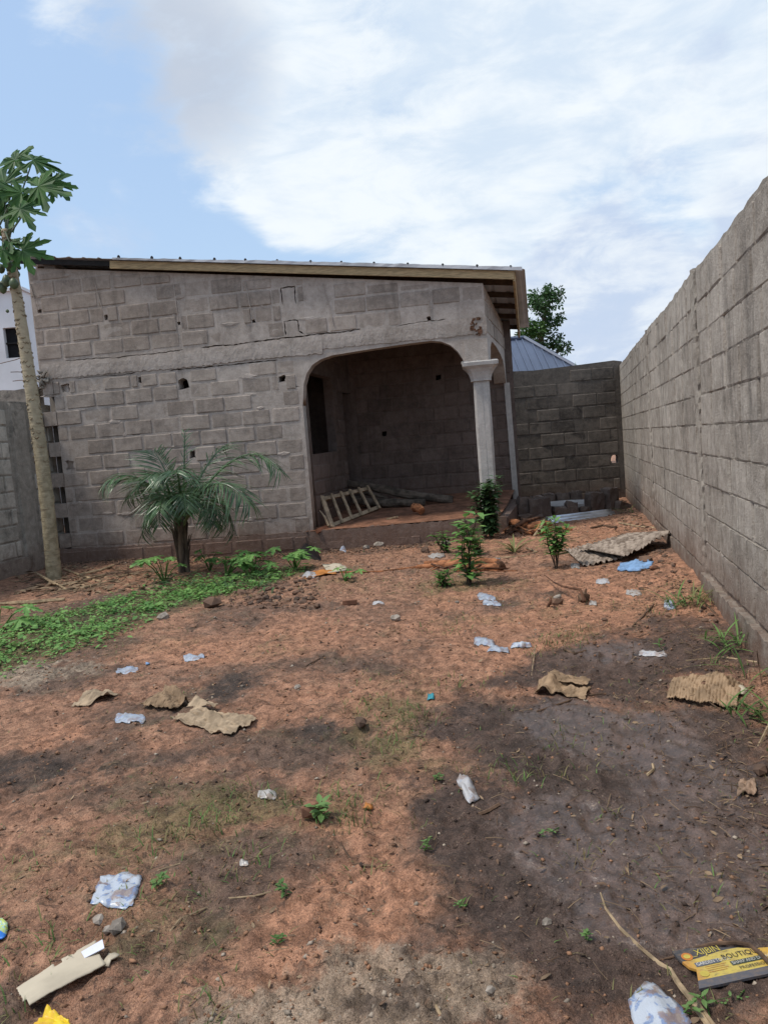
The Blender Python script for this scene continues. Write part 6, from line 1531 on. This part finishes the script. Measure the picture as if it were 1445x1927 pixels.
# assorted sticks
SG = [([(645, 1565), (642, 1590), (665, 1628), (706, 1632)], 0.004, 'curved thin stick in mid foreground'), ([(296, 1640), (340, 1626)], 0.003, 'straight twig above the pale seedling'), ([(1000, 1240), (1008, 1215, .03), (1000, 1270), (1010, 1285)], 0.003, 'wiry dry stem above the buckled cardboard'),
      ([(1060, 1222), (1080, 1232), (1102, 1226)], 0.008, 'forked dead stick beside the three sachets'), ([(900, 1536), (920, 1528), (940, 1516)], 0.008, 'flat bark strip right of the muddy sachet'), ([(430, 1730), (478, 1726)], 0.003, 'thin twig in the lower left middle'),
      ([(320, 1755), (338, 1732), (388, 1710)], 0.003, 'bent thin twig below the pale seedling'), ([(430, 1692), (480, 1688), (510, 1680)], 0.003, 'dry straw left of the dark seedling'), ([(1010, 1340), (1100, 1310), (1140, 1306)], 0.005, 'thin root running right from the buckled cardboard'),
      ([(1218, 1460), (1230, 1450), (1228, 1440, .01)], 0.006, 'dry curled leaf on wet soil'), ([(575, 1255), (610, 1235)], 0.005, 'short stick on dark soil in mid yard'), ([(1290, 1245), (1360, 1238), (1430, 1248)], 0.006, 'dry stem at the foot of the right wall'),
      ([(1230, 1138), (1180 + 30, 1160), (1190, 1180)], 0.007, 'limp grass stem by the blue sachet'), ([(1300, 1110, .02), (1330, 1140), (1350, 1160)], 0.008, 'dead stem leaning near the right wall footing'), ([(1190, 1240), (1192, 1200, .10), (1215, 1195, .06)], 0.002, 'bowed green stem left of the flattened sachet'),
      ([(820, 1895), (835, 1925)], 0.004, 'short twig on the pale sand at the bottom'), ([(1425, 1410), (1440, 1380, .03), (1450, 1360)], 0.006, 'pale stem at the right edge'), ([(1434, 1290, 0), (1428, 1255, .10), (1424, 1225, .20)], 0.0025, 'tall grass stem standing against the right wall'),
      ([(1112, 975 + 20), (1135, 990), (1160, 994)], 0.018, 'wood offcut lying right of the zinc sheet'), ([(1165, 985), (1200, 992), (1245, 996)], 0.015, 'bleached stick behind the weathered sheets')]
for a, r_, lb in SG: stick(a, r_, M_STALK if 'dry' in lb or 'pale' in lb or 'bleached' in lb else M_STICK, 'stick', lb, 'stick', 'loose sticks about the yard', 5)
# standing grass by right wall
for j, (px, py, n, L, lb) in enumerate(((1430, 1280, 12, 0.28, 'tall grass clump against the near end of the right wall'), (1275, 1140, 22, 0.2, 'grass clump around the crumpled blue sachet'), (1330, 1135, 26, 0.22, 'dry grass clump below the first wall pillar'), (1185, 965, 10, 0.2, 'small weed clump in the far right corner'), (1375, 1215, 30, 0.2, 'straggly grass clump midway along the right footing'), (1425, 1350, 30, 0.16, 'flattened grass clump beside the ribbed cardboard at the right edge'))):
    b = G(px, py); t = thing('grass_clump', tuple(b), lb, 'grass'); mb = MB()
    for k in range(n):
        a = rr.uniform(0, 6.28); leaf(mb, b + np.array([rr.uniform(-.12, .12), rr.uniform(-.12, .12), 0]), (math.cos(a) * 0.7, math.sin(a) * 0.7, rr.uniform(0.3, 1.6)), (-math.cos(a), -math.sin(a), 1), L * rr.uniform(0.6, 1.3), 0.012, 0.6, 5)
    mb.build('blades', M_GRASSG if j != 2 else M_GRASS, t)

# ------------------------------------------------------------------ stones and brick pieces
STN = [(1047, 1138, 0.05, 'rounded dark stone left of the root ball', M_CLOD), (1050, 1128, 0.04, 'pale stone behind the rounded dark stone', M_STONE), (1215, 1060, 0.075, 'brown clay lump behind the blue foam piece', M_CLOD), (400, 1143, 0.09, 'large dark clod at the edge of the weeds', M_CLOD), (308, 1166, 0.06, 'pale stone in the weeds', M_STONE),
       (745, 1168, 0.05, 'pale stone on bare earth in mid yard', M_STONE), (679, 1366, 0.04, 'lone grey stone above the mossy ground', M_CLOD), (222, 1752, 0.028, 'grey stone right of the white card', M_STONE), (203, 1755, 0.018, 'smaller grey stone touching its larger neighbour', M_STONE), (186, 1735, 0.02, 'flat grey stone below the blue packet', M_STONE),
       (590, 1532, 0.05, 'small red stone behind the broad-leaved seedling', M_RSTONE), (714, 1030, 0.09, 'whitish rubble lump at the porch plinth', M_STONE), (690, 1034, 0.06, 'small whitish rubble at the porch plinth', M_STONE), (560, 1296, 0.02, 'tiny white pebble beside the dark ash patch', M_STONE), (1030, 1740, 0.016, 'small pale pebble on the dark soil', M_STONE),
       (1178, 1255 - 60, 0.02, 'little pebble on damp soil', M_CLOD), (922, 1868, 0.014, 'pale pebble near the sand patch', M_STONE), (1432, 1455, 0.035, 'dark earth clod at the right edge', M_CLOD), (1230, 1072, 0.04, 'reddish clod right of the blue foam piece', M_RSTONE), (860, 1135, 0.02, 'small pale stone left of the paired sachets', M_STONE),
       (800, 1040, 0.07, 'earthy rubble lump left of the low weeds', M_CLOD), (838, 1028, 0.08, 'grey rubble lump at the porch plinth behind the sapling', M_STONE), (500, 1130, 0.05, 'stone in the rubble strip below the weeds', M_CLOD), (455, 1120, 0.06, 'brown clod in the rubble strip', M_CLOD), (1210, 1280, 0.02, 'pebble between the two brown cardboards', M_CLOD)]
for i, (px, py, s, lb, m_) in enumerate(STN):
    c = G(px, py); mb = MB(); chunk(mb, (c[0], c[1], c[2] + s * 0.45), s * 1.2, s * 0.95, s * 0.75, 0.18); tag(mb.build('stone', m_, None, loc=tuple(c)), lb, 'stone', 'loose stones about the yard')
for i, (a, b_, lb) in enumerate((((645, 1138), (672, 1136), 'flat broken red brick piece on bare earth'),)):
    p, q = G(*a), G(*b_); mb = MB(); mb.beam(p + UP * 0.02, q + UP * 0.02, 0.06, 0.04); tag(mb.build('brick_piece', M_RSTONE, None, loc=tuple(p)), lb, 'brick')

# ------------------------------------------------------------------ ring of blocks round a slab at the back
rc = P(1062, 945, 13.3); rcx, rcy = float(rc[0]), 13.3
mb = MB(); ring = [(rcx + 0.66 * math.cos(a), rcy + 0.50 * math.sin(a)) for a in np.linspace(0, 2 * math.pi, 28)[:-1]]; n = len(ring)
mb.add([(x, y, -0.1) for x, y in ring] + [(x, y, 0.22) for x, y in ring], [(i, (i + 1) % n, (i + 1) % n + n, i + n) for i in range(n)] + [tuple(range(n, 2 * n))]); tag(mb.build('concrete_slab', M_SLAB, None, loc=(rcx, rcy, 0)), 'round pale concrete slab inside the ring of blocks', 'slab')


def rough_block(c, w, d, h, rz, tilt=0.0, mat=M_CHUNK, seed=0):
    r = random.Random(seed); mb = MB(); vs = []; nx, ny, nz = 4, 2, 3
    idx = {}
    for k in range(nz + 1):
        for j in range(ny + 1):
            for i in range(nx + 1):
                if 0 < i < nx and 0 < j < ny and 0 < k < nz: continue
                x, y, z = (i / nx - .5), (j / ny - .5), k / nz; e = sum((i in (0, nx), j in (0, ny), k in (0, nz)))
                s = 1 - 0.03 * (e - 1); p = np.array([x * w * s + r.uniform(-1, 1) * 0.012, y * d * s + r.uniform(-1, 1) * 0.012, z * h + (r.uniform(-0.035, 0.01) if k == nz else 0)])
                idx[i, j, k] = len(vs); vs.append(p)
    R_ = np.array(Matrix.Rotation(rz, 3, 'Z') @ Matrix.Rotation(tilt, 3, 'Y')); vs = [np.array(c) + R_ @ v for v in vs]; fs = []
    for i in range(nx):
        for k in range(nz): fs += [(idx[i, 0, k], idx[i + 1, 0, k], idx[i + 1, 0, k + 1], idx[i, 0, k + 1]), (idx[i + 1, ny, k], idx[i, ny, k], idx[i, ny, k + 1], idx[i + 1, ny, k + 1])]
        for j in range(ny): fs += [(idx[i, j, nz], idx[i + 1, j, nz], idx[i + 1, j + 1, nz], idx[i, j + 1, nz])]
    for j in range(ny):
        for k in range(nz): fs += [(idx[nx, j, k], idx[nx, j + 1, k], idx[nx, j + 1, k + 1], idx[nx, j, k + 1]), (idx[0, j + 1, k], idx[0, j, k], idx[0, j, k + 1], idx[0, j + 1, k + 1])]
    mb.add(vs, fs); return mb


BG = 'broken blocks set round the slab'
rbs = [  # px, width(m), Y, height, rz, tilt, label
    (985, 0.30, 12.75, 0.40, 0.2, 0.12, 'tall chipped block at the left end of the slab ring'), (1015, 0.36, 12.6, 0.36, -0.05, -0.03, 'broad broken block at the front left of the ring'), (997, 0.4, 12.45, 0.12, 0.1, 0.0, 'low block lying in front of the left ring blocks'),
    (1052, 0.22, 12.6, 0.19, 0.05, 0.0, 'low front block of the ring behind the zinc sheet'), (1074, 0.20, 12.62, 0.27, 0.0, 0.0, 'upright half block in the front middle of the ring'), (1096, 0.16, 12.62, 0.18, 0.1, 0.1, 'low broken stub right of the upright half block'),
    (1118, 0.27, 12.8, 0.38, 0.35, 0.0, 'square-topped block at the front right of the ring'), (1148, 0.28, 12.95, 0.42, 0.7, 0.0, 'dark tall block at the right end of the ring'), (1168, 0.28, 12.9, 0.16, 0.5, 0.25, 'tilted block fallen to the right of the ring'),
    (1010, 0.25, 13.85, 0.34, 0.1, 0.1, 'back left block of the ring'), (1032, 0.24, 13.95, 0.36, 0, 0.0, 'second block along the back of the ring'), (1058, 0.24, 14.0, 0.34, 0, 0.0, 'third block along the back of the ring'), (1084, 0.22, 14.0, 0.36, 0, 0.0, 'fourth block along the back of the ring'), (1113, 0.24, 13.8, 0.34, -0.4, 0.1, 'back right block of the ring')]
for i, (px, w, Y_, h, rz, tl, lb) in enumerate(rbs):
    x = P(px, 950, Y_)[0]; z0 = float(zg(x, Y_)) - 0.03; mb = rough_block((x, Y_, z0), w, 0.2, h, rz, tl, M_CHUNK, i); tag(mb.build('concrete_block', M_CHUNK, None, loc=(x, Y_, z0)), lb, 'block', BG)
print('objects', len(bpy.data.objects), 'tris', sum(len(o.data.loops) - 2 * len(o.data.polygons) for o in bpy.data.objects if o.type == 'MESH' and o.data.users == 1))
